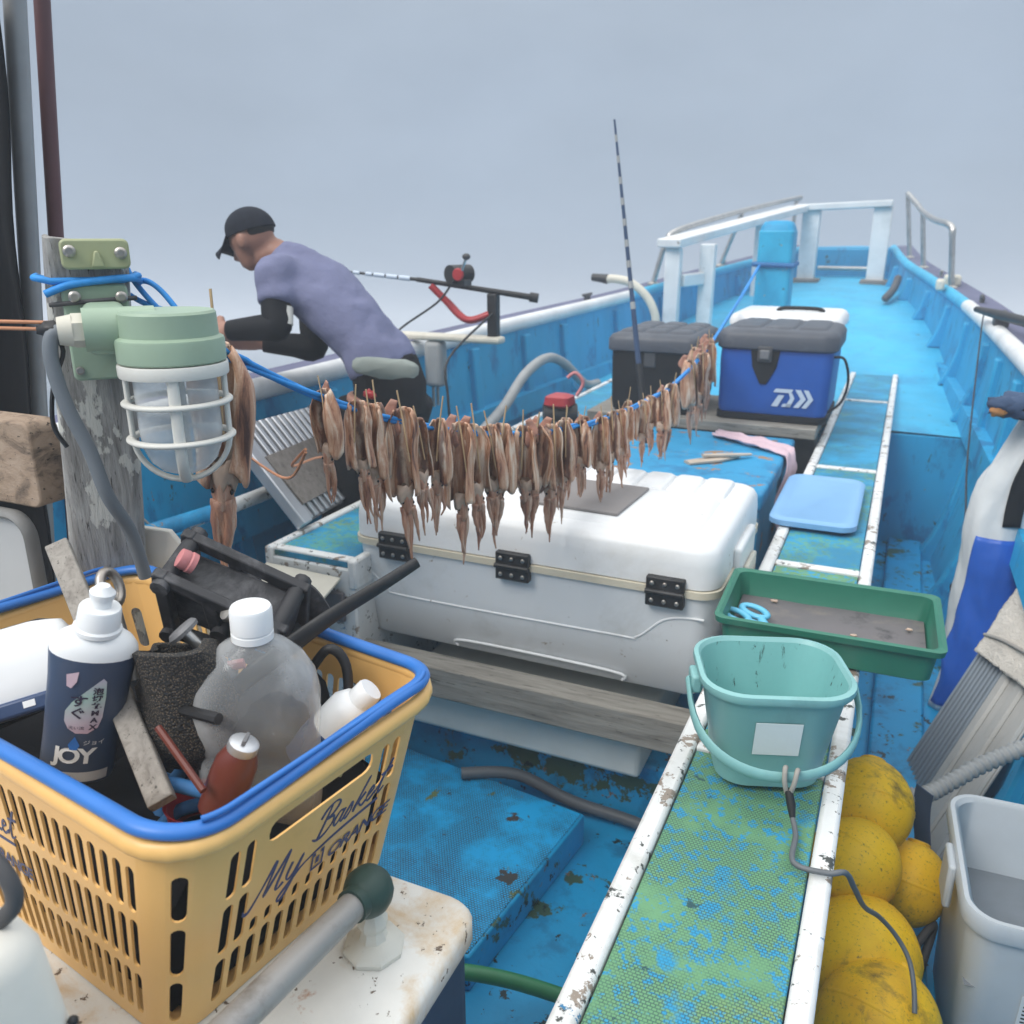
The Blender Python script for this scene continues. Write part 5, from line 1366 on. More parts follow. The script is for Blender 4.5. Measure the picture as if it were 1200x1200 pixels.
m = MB(); m.tube(smooth_path([g0 + E1 * .01, g0 - E1 * .008 + vec(0, 0, -.004), g0 - E1 * .014 + vec(0, 0, -.035), g0 - E1 * .006 + vec(0, 0, -.09), g0 + E1 * .012 + vec(0, 0, -.15), g0 + E1 * .024 + vec(0, 0, -.21), g0 + E1 * .045 - NN * .02 + vec(0, 0, -.27), g0 + E1 * .055 - NN * .03 + vec(0, 0, -.34)], 7), .0088, 12); m.build('cable', M['cable_grey'], lm, smooth=70)

def pole(name, label, a, b, r, mat):
    a, b = Vector(a), Vector(b)
    m = MB(); m.tube([lerp(a, b, i / 10) for i in range(11)], r, 20)
    tag(m.build(name, M[mat], None, smooth=60), label, 'pipe')
pole('grey_pipe', 'upright galvanised grey pipe behind the wooden post', (-1.60, 1.04, .013), (-1.195, 1.04, 2.36), .0165, 'galv')
pole('red_pipe', 'upright maroon pipe behind the grey pipe', (-1.575, 1.10, .013), (-1.225, 1.10, 2.36), .0125, 'red_pipe')
m = MB()
def tp(u, v):
    z = lerp(.66, 1.74, v)
    xr = lerp(-1.372, -1.228, v)
    return vec(lerp(-1.95, xr, u), .97 + .02 * math.sin(u * 22 + v * 2) + .015 * noise.noise(vec(u * 5, v * 4, 2)), z + .06 * (1 - u) * v)
m.grid(tp, 40, 24, th=.003)
tag(m.build('black_curtain', M['black_cloth'], None, smooth=180), 'black curtain hanging at the left edge behind the post', 'curtain')
# board and wood block by the locker
gb = thing('grey_board', 'grey-white rounded board with a darker rim standing left of the post', 'board', (-1.3, .82, .64))
m = MB(); m.M = frame((-1.28, .800, .82), vec(1, 0, 0), vec(0, 0, 1), vec(0, -1, 0)); m.prism(rrect(-.13, .125, -.178, .170, .03, 5), -.012, .0); m.build('panel', M['grey_board'], gb)
rp = rrect(-.135, .130, -.180, .175, .035, 6)
m = MB(); m.M = frame((-1.28, .796, .82), vec(1, 0, 0), vec(0, 0, 1), vec(0, -1, 0)); m.tube([vec(x, y, -.003) for x, y in rp], [(.012, .008)] * len(rp), 8, closed=True, side=(0, 0, 1)); m.build('rim', M['grey_rim'], gb, smooth=60)
m = MB(); m.M = frame((-1.26, .832, 1.006), vec(1, 0, 0), vec(0, 0, 1), vec(0, -1, 0)); m.prism(rrect(-.16, .128, 0, .130, .018, 4), -.03, .02)
tag(m.build('wood_block', M['block_wood'], None, bevel=.003), 'brown stained wood block above the grey board', 'block')
m = MB(); m.M = frame((-1.06, .812, .013), vec(.92, .39, 0), vec(0, 0, 1), vec(.39, -.92, 0)); m.prism([(0, 0), (.125, 0), (.123, .84), (.113, .885), (.098, .915), (.085, .935), (.075, .95), (0, .96)], -.006, .006)
wf_ = m.build('pale_offcut', M['cream_paint'], None, bevel=.002)
wf_.location = (.005, .07, 0)
tag(wf_, 'pale curved board offcut at the foot of the wooden post', 'board')
# small cords at the left
oc = thing('bungee', 'pair of thin orange cords with a black knot and green bead by the lamp', 'cord', (-1.0, .75, 1.30))
k0 = GE - E1 * .030 + vec(-.01, .0, .006)
m = MB()
for dz in (.004, -.004):
    m.tube([k0 + vec(-.30, -.07, dz), k0 + vec(0, 0, dz)], .0022, 6)
m.build('strand', M['cord'], oc, smooth=60)
m = MB(); m.ball(k0 + vec(.0, .0, -.004), (.016, .012, .010), 12, 8, .4); m.tube(smooth_path([k0 + vec(0, 0, -.008), k0 + vec(.012, .004, -.03), k0 + vec(-.002, -.006, -.07), k0 + vec(-.012, -.008, -.12), k0 + vec(-.004, 0, -.15)], 5), .003, 6); m.build('knot', M['black'], oc, smooth=60)
m = MB(); m.tube([k0 + E1 * .012, k0 + E1 * .03], .008, 10); m.build('bead', M['lime'], oc)
# ------------------------------------------------------------------ starboard side: floats, bin, boards, bag
FLO = [((.056, 1.561, .336), 'topmost yellow float, nearest the corrugated hose', (0, .3)), ((.042, 1.420, .300), 'yellow float wedged against the bench below the topmost one', (.5, 0)),
       ((.150, 1.560, .185), 'lower yellow float with a black band beside the blue strap', (.2, .9)), ((.072, 1.295, .222), 'large yellow float in the middle of the pile, grey line across it', (0, -.4)),
       ((.104, 1.165, .208), 'nearest yellow float at the bottom edge of the picture', (.3, .2)), ((.065, 1.225, .085), 'dark dirty float at the bottom of the pile under the nearest one', (1, .2))]
for i, (c, lb, rt) in enumerate(FLO):
    f = thing('yellow_float', lb, 'float', c, 'yellow floats piled beside the bench')
    rd = (.084, .080, .072, .096, .094, .07)[i]
    ax = vec(rt[0], 1, .35 + rt[1]).normalized()
    ex = ax.orthogonal().normalized()
    m = MB(); m.M = frame(c, ex, ax.cross(ex), ax)
    m.lathe([(.010 * rd / .07, -1.04 * rd)] + [(rd * math.sin(PI * k / 16) * (1 if True else 0), -rd * 1.12 * math.cos(PI * k / 16)) for k in range(1, 16)] + [(.010 * rd / .07, 1.04 * rd)], 28); m.build('shell', M['buoy'], f, smooth=80)
    m = MB(); m.M = frame(c, ex, ax.cross(ex), ax); m.lathe([(rd * .30, rd * 1.04), (rd * .30, rd * 1.13), (rd * .22, rd * 1.16), (rd * .16, rd * 1.14), (rd * .12, rd * 1.05)], 18); m.build('eye_collar', M['buoy'], f, smooth=40)
    m = MB(); m.M = frame(c, ex, ax.cross(ex), ax); m.lathe([(rd * .99, -.004), (rd * 1.012, -.0015), (rd * 1.012, .0015), (rd * .99, .004)], 28, cap=False); m.build('mould_seam', M['buoy'], f, smooth=40)
m = MB()
m.tube(smooth_path([vec(.10, 1.70, .30), vec(.115, 1.69, .33), vec(.13, 1.70, .30), vec(.12, 1.71, .26), vec(.10, 1.72, .28)], 5), .0035, 6)
m.tube(smooth_path([vec(.11, 1.70, .30), vec(.14, 1.66, .30), vec(.12, 1.68, .25)], 5), .003, 6)
tag(m.build('orange_twine', M['cord'], None, smooth=60), 'scrap of frayed orange twine on the hose end above the floats', 'twine')
# corrugated grey hose
m = MB()
base = smooth_path([vec(.115, 1.70, .285), vec(.16, 1.71, .290), vec(.205, 1.75, .305), vec(.265, 1.80, .335), vec(.33, 1.84, .365), vec(.40, 1.88, .40)], 26)
m.tube(base, [.0165 + .0022 * math.sin(i * 1.25) for i in range(len(base))], 12)
tag(m.build('corrugated_hose', M['hose_grey'], None, smooth=80), 'grey corrugated hose running from the floats towards the starboard hull', 'hose')
m = MB(); m.grid(lambda u, v: vec(.155 + .012 * math.sin(v * 5) + .03 * u, 1.68 + .01 * math.sin(v * 9) - .03 * u, lerp(.02, .33, v)), 3, 20, th=.002)
tag(m.build('blue_strap', M['navy_cloth'], None, smooth=80), 'dark blue webbing strap hanging beside the floats', 'strap')
m = MB(); m.tube(smooth_path([vec(.16, 1.46, .10), vec(.19, 1.50, .14), vec(.20, 1.52, .13), vec(.18, 1.45, .06)], 5), .008, 8)
tag(m.build('rubber_hook', M['rubber'], None, smooth=60), 'small grey rubber hook between floats and bin', 'hook')
# grey bin with water
bn = thing('grey_bin', 'translucent grey plastic bin with thick rim and water inside', 'bin', (.31, 1.44, .014))
NM = Matrix.Translation((.335, 1.425, .014)) @ Matrix.Rotation(math.radians(3), 4, 'Z')
m = MB(); m.M = NM
def nr(hx_, hy_, z, r): return [vec(x, y, z) for x, y in rrect(-hx_, hx_, -hy_, hy_, r, 7)]
PB = [(.105, .135, 0, .03), (.112, .142, .002, .034), (.115, .145, .01, .035), (.128, .160, .345, .045), (.129, .161, .346, .045), (.138, .170, .348, .05), (.140, .172, .354, .052), (.140, .172, .376, .052), (.137, .169, .382, .05), (.130, .162, .382, .045), (.124, .156, .375, .042), (.112, .142, .03, .035), (.108, .138, .02, .03)]
m.rings([nr(*q) for q in PB]); m.build('shell', M['bin'], bn, smooth=40)
m = MB(); m.M = NM; m.grid(lambda u, v: vec(lerp(-.119, .119, u), lerp(-.150, .150, v), .235), 2, 2); m.build('water', M['water_dark'], bn)
m = MB(); m.M = NM; m.box(-.152, -.139, -.05, .02, .29, .375); m.build('side_lug', M['bin'], bn, bevel=.005)
LBM = frame(NM @ vec(.03, -.1605 + .0015, .215), vec(1, 0, 0), vec(0, -.045, 1).normalized(), vec(0, -1, -.045).normalized())
LBM = NM @ frame(vec(.02, -.1555, .215), vec(1, 0, 0), vec(0, -.0437, .999), vec(0, -.999, -.0437))
m = MB(); m.M = LBM; m.prism([(-.06, -.035), (.09, -.035), (.09, .035), (-.06, .035)], .0005, .0012); m.build('label', M['bin_label'], bn, smooth=0)
q = MB(); q.M = LBM
for k in range(8):
    x = -.055
    y = .028 - k * .0078
    while x < .082:
        l_ = R.uniform(.003, .010)
        q.add([(x, y, .0014), (x + l_, y, .0014), (x + l_, y + .0034, .0014), (x, y + .0034, .0014)], [(0, 1, 2, 3)])
        x += l_ + R.uniform(.0012, .004)
q.build('label_print', M['black'], bn, smooth=0)
# grey pvc boards leaning on the hull
def pvc(name, label, o, ex, ey, L, W, mat, ribs, rw, rh):
    t = thing(name, label, 'board', o)
    ez = ex.cross(ey)
    Mx = frame(o, ex, ey, ez)
    m = MB(); m.M = Mx; m.box(0, L, 0, W, -.006, 0); m.build('sheet', M[mat], t, bevel=.002)
    for i in range(ribs):
        y0 = lerp(0.004, W - rw, i / max(1, ribs - 1))
        m = MB(); m.M = Mx; m.rings([[vec(x, y0 + a, z) for a, z in ((0, .0005), (rw, .0005), (rw * .85, rh), (rw * .15, rh))] for x in (.002, L - .002)]); m.build('rib', M[mat], t, bevel=.0015, fix=True)
ex = vec(.40, .50, .77).normalized()
ey = vec(-.23, .97, .0); ey = (ey - ex * ey.dot(ex)).normalized()
pvc('ribbed_panel', 'blue-grey ribbed plastic panel leaning on the starboard hull behind the bin', vec(.182, 2.03, .016), ex, ey, .72, .16, 'pvc_blue', 9, .0100, .006)
pvc('pvc_plank', 'grey-beige hollow plastic plank leaning beside the blue-grey panel', vec(.226, 1.86, .022), ex, ey, .72, .180, 'pvc', 3, .036, .009)
# towel over the boards
m = MB()
def tw(u, v):
    s_ = lerp(.44 + .08 * u, .78, v)
    p = vec(.226, 1.86, .022) + ex * s_ + ey * lerp(-.04, .30, u)
    n_ = ex.cross(ey)
    return p + n_ * (.020 + .016 * noise.noise(vec(u * 3, v * 2.2, 3)) + .003 * noise.noise(vec(u * 30, v * 30, 9)))
m.grid(tw, 44, 50, th=.012)
tag(m.build('towel', M['towel'], None, smooth=180), 'off-white towel tied over the top of the leaning boards', 'towel')
tr2 = vec(.226, 1.86, .022)
m = MB(); m.tube(smooth_path([tr2 + ex * .52 + ey * -.05 + ex.cross(ey) * .03, tr2 + ex * .54 + ey * .08 + ex.cross(ey) * .042, tr2 + ex * .56 + ey * .2 + ex.cross(ey) * .042, tr2 + ex * .57 + ey * .30 + ex.cross(ey) * .03], 5), .005, 8)
tag(m.build('twine', M['twine'], None, smooth=60), 'grey cord holding the towel on the boards', 'cord')
# white and blue coated suit / bag hanging on the hull
bgx = thing('oilskin_bag', 'white and royal blue coated bag slumped against the starboard hull', 'bag', (.33, 2.7, .02))
bag_l = curve1([0, .1, .4, .65, .75, .9, .97], [.215, .222, .232, .243, .262, .325, .37])
def bagp(u, v, off=0):
    # u across (towards the viewer's right), v up
    z = lerp(.015, .95, v)
    a = PI * u
    dep = .10 * (.45 + .55 * math.sin(PI * min(1, v * 1.02)))
    p = vec(bag_l(z) + .19 * (1 - math.cos(a)) / 2, 2.63 + .10 * v - dep * math.sin(a) + .03 * u, z)
    f = .022 * noise.noise(vec(u * 2 + v, v * 4, 2)) + .012 * noise.noise(vec(u * 6, v * 9 + u * 5, 7)) + .002 * noise.noise(vec(u * 20, v * 30, 4))
    n_ = vec(-math.cos(a) * .8, -math.sin(a), .2)
    return p + n_ * (f + off)
m = MB(); m.grid(lambda u, v: bagp(u, v), 48, 60, th=.006); m.build('white_body', M['bag_white'], bgx, smooth=180)
m = MB(); m.grid(lambda u, v: bagp(lerp(.06 + .22 * v, .98, u), lerp(.02, .60, v), .006), 34, 40, th=.003); m.build('blue_panel', M['bag_blue'], bgx, smooth=180)
m = MB(); m.grid(lambda u, v: bagp(lerp(.46, .62, u) - .06 * v, lerp(.64, .90, v), .006), 12, 16, th=.003); m.build('black_patch', M['black_cloth'], bgx, smooth=180)
# navy cap with orange lining on top
gl = thing('navy_cap', 'crumpled navy cloth cap with orange lining on top of the bag', 'cap', (.30, 2.7, .93))
m = MB(); m.ball(vec(.315, 2.66, .945), (.075, .06, .032), 22, 14, .5); m.build('crown', M['navy_cloth'], gl, smooth=180)
m = MB(); m.ball(vec(.262, 2.612, .935), (.020, .012, .013), 14, 10, .5); m.build('lining', M['orange_cloth'], gl, smooth=180)
m = MB(); m.ball(vec(.365, 2.64, .935), (.05, .045, .028), 16, 10, .5); m.build('brim', M['black_cloth'], gl, smooth=180)
m = MB(); m.ball(vec(.275, 2.625, .952), (.034, .026, .020), 16, 10, .6); m.build('fold', M['navy_cloth'], gl, smooth=180)
# black rod holder on the starboard gunwale with its line
rh = thing('gunwale_rod', 'black rod butt clamped on the starboard gunwale with a line hanging down', 'rod', (.40, 4.4, 1.0))
m = MB(); m.tube([vec(.30, 4.62, 1.050), vec(.38, 4.35, 1.048), vec(.50, 3.9, 1.045), vec(.62, 3.3, 1.04)], [.014, .022, .022, .02], 12); m.build('butt', M['black'], rh, smooth=60)
m = MB(); m.box(.36, .42, 4.36, 4.46, .995, 1.04); m.build('clamp', M['rubber'], rh, bevel=.006)
m = MB(); m.tube(smooth_path([vec(.335, 4.55, 1.05), vec(.325, 4.5, .98), vec(.285, 3.6, .60), vec(.28, 3.2, .45), vec(.27, 3.0, .28)], 6), .0035, 6); m.build('line', M['black'], rh, smooth=60)
m = MB(); m.ball(vec(.27, 3.0, .27), (.02, .015, .02), 10, 8, .3); m.build('line_end', M['black'], rh, smooth=80)

# ------------------------------------------------------------------ fishing rods
rv = thing('upright_rod', 'tall dark blue fishing rod with pale wraps standing by the black cooler bag', 'rod', (-.80, 2.93, .66))
a, b = vec(-.790, 2.93, .672), vec(-1.021, 3.139, 1.77)
pts = [lerp(a, b, i / 12) for i in range(13)]
m = MB(); m.tube(pts, [lerp(.0125, .0038, i / 12) for i in range(13)], 10); m.build('blank', M['navy_cloth'], rv, smooth=70)
for k in range(9):
    p = lerp(a, b, .42 + k * .064)
    q = lerp(a, b, .42 + k * .064 + .022)
    m = MB(); m.tube([p, q], lerp(.0098, .0052, k / 8), 10); m.build('wrap', M['hose_grey'], rv, smooth=70)
m = MB(); m.tube([lerp(a, b, -.0), lerp(a, b, .25)], [.014, .012], 12); m.build('grip', M['black'], rv, smooth=60)

rr_ = thing('mounted_rod', 'black fishing rod with electric reel in a red holder on the port gunwale', 'rod', (-1.66, 2.9, .95))
# the holder clamps the gunwale at x -1.79; rod lies outboard
p0, p1, p2 = vec(-1.30, 3.06, 1.160), vec(-1.72, 2.93, 1.222), vec(-2.17, 2.86, 1.262)
m = MB(); m.tube([p0, lerp(p0, p1, .5), p1], [.012, .010, .009], 12); m.build('butt', M['black'], rr_, smooth=60)
m = MB(); m.tube([p1, lerp(p1, p2, .5), p2], [.007, .005, .003], 10); m.build('blank', M['black'], rr_, smooth=60)
for k in range(8):
    q = lerp(p1, p2, .06 + k * .115)
    m = MB(); m.tube([q, lerp(p1, p2, .06 + k * .115 + (.10 if k < 3 else .06))], lerp(.0095, .005, k / 8), 10); m.build('wrap', M['silver_print'], rr_, smooth=60)
m = MB(); m.tube([p0 + vec(-.006, -.002, .001), p0 + vec(.025, .008, -.004)], .018, 12); m.build('butt_cap', M['black'], rr_, smooth=50)
rc = lerp(p0, p1, .62) + vec(0, 0, .045)
m = MB(); m.tube([rc + vec(-.02, -.045, 0), rc + vec(.015, .045, 0)], [.034, .034], 18); reel = m.build('reel', M['black'], rr_, smooth=45)
m = MB(); m.box(rc.x - .03, rc.x + .035, rc.y - .03, rc.y + .03, rc.z - .045, rc.z - .02); m.build('reel_foot', M['rubber'], reel, bevel=.004)
m = MB(); m.M = frame(rc + vec(.02, -.05, .0), vec(1, 0, 0), vec(0, 0, 1), vec(0, -1, 0)); m.lathe([(.020, 0), (.024, .004), (.020, .010), (.001, .011)], 16); m.build('side_plate', M['red'], reel)
m = MB(); m.tube([rc + vec(.03, -.05, .005), rc + vec(.055, -.06, .055)], .005, 8); m.build('crank', M['steel'], reel)
m = MB(); m.ball(rc + vec(.060, -.062, .065), (.016, .014, .012), 12, 8); m.build('crank_knob', M['rubber'], reel, smooth=80)
ho = lerp(p0, p1, .33)
m = MB(); m.tube(smooth_path([lerp(p0, p1, .88) + vec(0, 0, -.014), lerp(p0, p1, .74) + vec(0, 0, -.065), vec(-1.53, 2.97, 1.075), ho + vec(-.01, -.02, -.085)], 6), [(.014, .020)] * 19, 10, side=(0, 0, 1)); m.build('holder_arm', M['red'], rr_, smooth=60)
m = MB(); m.box(ho.x - .02, ho.x + .02, ho.y - .02, ho.y + .02, .985, ho.z - .008); m.build('holder_post', M['black'], rr_, bevel=.005)
m = MB(); m.box(-1.86, -1.40, ho.y - .035, ho.y + .03, .985, 1.012); cl_ = m.build('clamp_bar', M['ivory'], rr_, bevel=.01)
m = MB(); m.box(-1.735, -1.655, ho.y - .035, ho.y + .03, .80, .984); m.build('clamp_jaw', M['hose_grey'], cl_, bevel=.02, seg=3)
for dy in (-.02, .015):
    m = MB(); m.tube([vec(-1.70, ho.y + dy, .80), vec(-1.70, ho.y + dy, .72)], .007, 8); m.build('clamp_screw', M['steel'], cl_)
m = MB(); m.tube(smooth_path([lerp(p0, p1, .70) + vec(0, 0, .0), vec(-1.62, 2.90, 1.14), vec(-1.74, 2.84, 1.05), vec(-1.80, 2.80, .98)], 5), .0045, 6); m.build('leash', M['black'], rr_, smooth=60)
m = MB(); m.tube(smooth_path([ho + vec(.01, -.03, -.08), vec(-1.52, 2.80, .95), vec(-1.50, 2.75, .82), vec(-1.47, 2.72, .66)], 6), .005, 6); m.build('power_lead', M['black'], rr_, smooth=60)

# ------------------------------------------------------------------ blue rope from the post to the bow post
RP = [vec(-.982, .898, 1.332)] + [vec(*p) for p in ((-.925, .900, 1.300), (-.872, .915, 1.258), (-.84, .968, 1.212), (-.813, 1.07, 1.157), (-.798, 1.18, 1.111), (-.77, 1.328, 1.06), (-.734, 1.464, 1.022), (-.692, 1.577, 1.002), (-.663, 1.645, .994), (-.631, 1.769, .987), (-.617, 1.846, .981), (-.613, 2.108, .965), (-.626, 2.44, .946), (-.634, 2.644, .942), (-.657, 3.246, .985), (-.685, 4.0, 1.11), (-.694, 4.54, 1.235))]
RPS = smooth_path(RP, 14)
def rope_at(y):
    for i in range(len(RPS) - 1):
        if RPS[i].y <= y <= RPS[i + 1].y:
            return lerp(RPS[i], RPS[i + 1], (y - RPS[i].y) / (RPS[i + 1].y - RPS[i].y))
    return RPS[-1]
br = thing('blue_rope', 'doubled bright blue rope stretched from the wooden post to the bow post', 'rope', RP[0])
for k in range(3):
    m = MB()
    pts = []
    for i, p in enumerate(RPS):
        sp_w = .013 * max(.25, 1 - i / 60)
        ph = 2 * PI * k / 3 + i * .12
        pts.append(p + vec(math.cos(ph) * sp_w, 0, math.sin(ph) * sp_w * (1.6 if i < 40 else 1)))
    m.tube(pts, .0042, 6); m.build('strand', M['rope_blue'], br, smooth=70)
for k in range(1):
    m = MB()
    z = 1.338 + .008 * k
    c = vec(lean(z), .864, z)
    lp = [c + E1 * x - NN * y + vec(0, 0, .004 * math.sin(j * .5 + k)) for j, (x, y) in enumerate(rrect(-.066, .060, -.058, .058, .02, 4))]
    pts = lp
    m.tube(pts, .0045, 8, closed=True); m.build('post_wrap', M['rope_blue'], br, smooth=70)
wrp = FZ(1.338)
m = MB(); m.tube(smooth_path([wrp - E1 * .055 + NN * .006 + vec(0, 0, -.016), wrp - E1 * .02 + NN * .009 + vec(0, 0, -.004), wrp + E1 * .045 + NN * .006 + vec(0, 0, .002), wrp + E1 * .062 - NN * .03 + vec(0, 0, -.004)], 6), .005, 8); m.build('tail', M['rope_blue'], br, smooth=70)
m = MB(); m.tube(smooth_path([FZ(1.308) - E1 * .05 + NN * .004, FZ(1.312) + E1 * .0 + NN * .016, FZ(1.314) + E1 * .055 + NN * .004], 5), .003, 6)
tag(m.build('dark_twine', M['rubber'], None, smooth=60), 'thin dark twine tied round the post above the lamp arm', 'twine')

# ------------------------------------------------------------------ squid
def squid_parts(seed, big=False):
    """slit mantle hung like a curled sheet, open towards -y; head and clumped arms below"""
    q = random.Random(seed)
    P = {}
    L = .135 * q.uniform(.92, 1.08); Wd = .031 * q.uniform(.9, 1.15); Tk = .015 * q.uniform(.8, 1.25)
    amax = q.uniform(2.1, 2.75); ph = q.uniform(0, 6); tw_ = q.uniform(-.5, .5); lean_ = q.uniform(-.8, .8)
    def sheet(u, v):
        s_ = u * 2 - 1; t = v
        w_ = Wd * (.50 + .50 * min(1, t / .28)**.7) * (1 + .07 * math.sin(t * 6 + ph)) * (1 - .08 * t)
        a = s_ * amax * (.80 + .20 * min(1, t / .3)) + lean_
        th = Tk * (.55 + .45 * min(1, t / .2)) * (1 + .18 * math.sin(t * 7 + ph))
        x = w_ * math.sin(a) * (1 + .06 * math.sin(9 * s_ + ph)); y = th * math.cos(a) + .0022 * math.sin(14 * s_ + ph + t * 3)
        c, sn = math.cos(tw_ * t), math.sin(tw_ * t)
        z = .016 - L * t - (.006 * math.sin(5 * s_ + ph) + .004 * math.sin(11 * s_)) * max(0, t - .8) * 5 - .010 * (1 - t) * s_ * s_
        return vec(x * c - y * sn + .004 * math.sin(t * 4 + ph), x * sn + y * c, z)
    m = MB(); m.grid(sheet, 30, 18, th=-.0030)
    P['mantle'] = m.mesh('mantle', M['squid'], 180)
    zz = .016 - L
    m = MB()
    m.rings([[vec(r * math.cos(a) * (1 + .12 * math.sin(5 * a + ph)), r * .52 * math.sin(a), zz + z + .005 * math.sin(4 * a + ph)) for a in [2 * PI * j / 20 for j in range(20)]] for r, z in ((Wd * .46, .016), (Wd * .52, .006), (Wd * .50, -.002), (Wd * .42, -.008), (Wd * .3, -.007))])
    P['collar'] = m.mesh('collar', M['squid_pale'], 180)
    hd = vec(.004 * math.sin(ph), 0, zz - .014)
    m = MB(); m.ball(hd, (.0120, .0100, .020), 14, 10, .4)
    P['head'] = m.mesh('head', M['squid_arm'], 180)
    m = MB(); m.ball(hd + vec(-.0110, -.004, .004), .0028, 8, 6); m.ball(hd + vec(.0112, -.004, .002), .0028, 8, 6); P['eyes'] = m.mesh('eyes', M['eye'], 180)
    arms = []
    na = q.randint(4, 5)
    for k in range(na):
        x0 = lerp(-.0095, .0095, k / (na - 1))
        ln_ = q.uniform(.055, .085) * (1.3 if k in (1, na - 2) else 1)
        sp_ = x0 * (q.uniform(-.75, -.2) if q.random() < .75 else q.uniform(.2, 1.2)); cu = q.uniform(-.006, .006)
        pts = smooth_path([hd + vec(x0 * .8, q.uniform(-.006, .006), -.006), hd + vec(x0 * 1.2 + sp_ * .3, cu * .6, -.006 - ln_ * .35), hd + vec(x0 + sp_ + cu * .5, cu, -.006 - ln_ * .72), hd + vec(x0 * .7 + sp_ * .9 - cu * .6, cu * .8, -.006 - ln_)], 4)
        m = MB(); m.tube(pts, [(lerp(.0078, .0014, (i / 12)**.9) * (1 + .12 * math.sin(i * 2.1 + k)), lerp(.0062, .0012, i / 12)) for i in range(13)], 8, side=(1, 0, 0))
        arms.append(m.mesh('arm', M['squid_arm'], 180))
    P['arms'] = arms
    sgn = 1 if q.random() < .5 else -1
    m = MB()
    m.grid(lambda u, v: vec(sgn * (.004 + .030 * u * (1 - abs(v - .45) * 1.6)) - sgn * .006, .012 + .010 * u + .006 * math.sin(v * 5), .026 - .050 * v - .008 * u + .012 * u * (1 - v)), 6, 8, th=.0028)
    P['fin'] = m.mesh('fin', M['squid_fin'], 180)
    m = MB(); tl = q.uniform(-.012, .012); m.tube([vec(tl * .8, -.010, .056 + q.uniform(-.012, .012)), vec(0, -.012, 0), vec(-tl * .6, -.019, -.068)], .0017, 6)
    P['skewer'] = m.mesh('skewer', M['bamboo'], 60)
    return P
SQ = [squid_parts(100 + i) for i in range(16)]
ORD = ['first', 'second', 'third', 'fourth', 'fifth', 'sixth', 'seventh', 'eighth', 'ninth', 'tenth', 'eleventh', 'twelfth', 'thirteenth', 'fourteenth', 'fifteenth', 'sixteenth', 'seventeenth', 'eighteenth', 'nineteenth', 'twentieth', 'twenty-first', 'twenty-second', 'twenty-third', 'twenty-fourth', 'twenty-fifth', 'twenty-sixth', 'twenty-seventh']
def put_squid(P, loc, rz, sc, label, tilt=0, tx=0, fin=True, arms=1.0, wide=.90, grp='squid drying on the blue rope'):
    t = thing('squid', label, 'squid', loc, grp)
    t.rotation_euler = (tx, tilt, rz)
    t.scale = (sc * wide, sc, sc * arms)
    for nm in ('mantle', 'collar', 'head', 'eyes', 'skewer') + (('fin',) if fin else ()):
        o = bpy.data.objects.new(nm, P[nm]); COL.objects.link(o); o.parent = t
    for a in P['arms']:
        o = bpy.data.objects.new('arm', a); COL.objects.link(o); o.parent = t
    return t
SY = [1.089, 1.152, 1.184, 1.206, 1.254, 1.302, 1.349, 1.401, 1.449, 1.491, 1.525, 1.577, 1.615, 1.658, 1.701, 1.731, 1.765, 1.796, 1.846, 1.923, 1.982, 2.061, 2.108, 2.187, 2.288, 2.44, 2.56]
SL = [.185, .18, .19, .196, .222, .21, .22, .22, .25, .225, .24, .225, .235, .24, .195, .18, .18, .175, .175, .17, .17, .165, .165, .165, .17, .21, .22]
SS = [l_ / .232 for l_ in SL]
for i, y in enumerate(SY):
    p = rope_at(y)
    rz = math.radians(30 + R.uniform(-28, 28))
    side = -1 if i in (3, 15, 17, 22) else 1
    put_squid(SQ[(i * 5) % 16], p + vec(.012 * side + R.uniform(-.005, .005), -.014 * side, .004 + R.uniform(-.004, .004)), rz, SS[i] * R.uniform(.96, 1.04),
              'dried brown squid on the blue rope, %s of the row counted from the lamp' % ORD[i], R.uniform(-.06, .06), R.uniform(-.05, .05), i in (0, 4, 7, 8, 11, 12, 13, 16, 18, 25), R.uniform(.94, 1.1))
# cluster hanging in front of the blue cooler bag
for i, (y, dx, s_) in enumerate(((2.90, .0, 1.0), (3.03, .014, .95), (3.10, -.016, 1.0), (3.19, .018, .92), (3.27, -.006, .9))):
    p = rope_at(y)
    put_squid(SQ[(i * 3 + 1) % 16], p + vec(dx, 0, .01), math.radians(24 + R.uniform(-30, 30)), s_ * 1.15,
              'squid in the separate cluster before the blue cooler bag, %s from the lamp side' % ORD[i], R.uniform(-.1, .1), 0, True, 1.0, .90, 'squid clustered before the blue cooler bag')
# the big one beside the lamp
put_squid(squid_parts(303), vec(-.858, .915, 1.228), math.radians(38), 1.36, 'large pale squid hanging right beside the lamp', .06, 0, False, 1.14, .85)
m = MB()
pts = smooth_path([vec(-1.35, 1.85, .82), vec(-1.20, 1.56, .90), vec(-1.06, 1.30, .96), vec(-.93, 1.18, 1.035)], 6)
m.tube(pts, .0028, 6)
pts = smooth_path([vec(-.93, 1.18, 1.03), vec(-1.00, 1.22, .965), vec(-1.12, 1.30, .945), vec(-1.30, 1.40, .96)], 6)
m.tube(pts, .0028, 6)
tag(m.build('rubber_bands', M['cord'], None, smooth=60), 'thin orange cords stretched below the first squid across the ramp', 'cord')

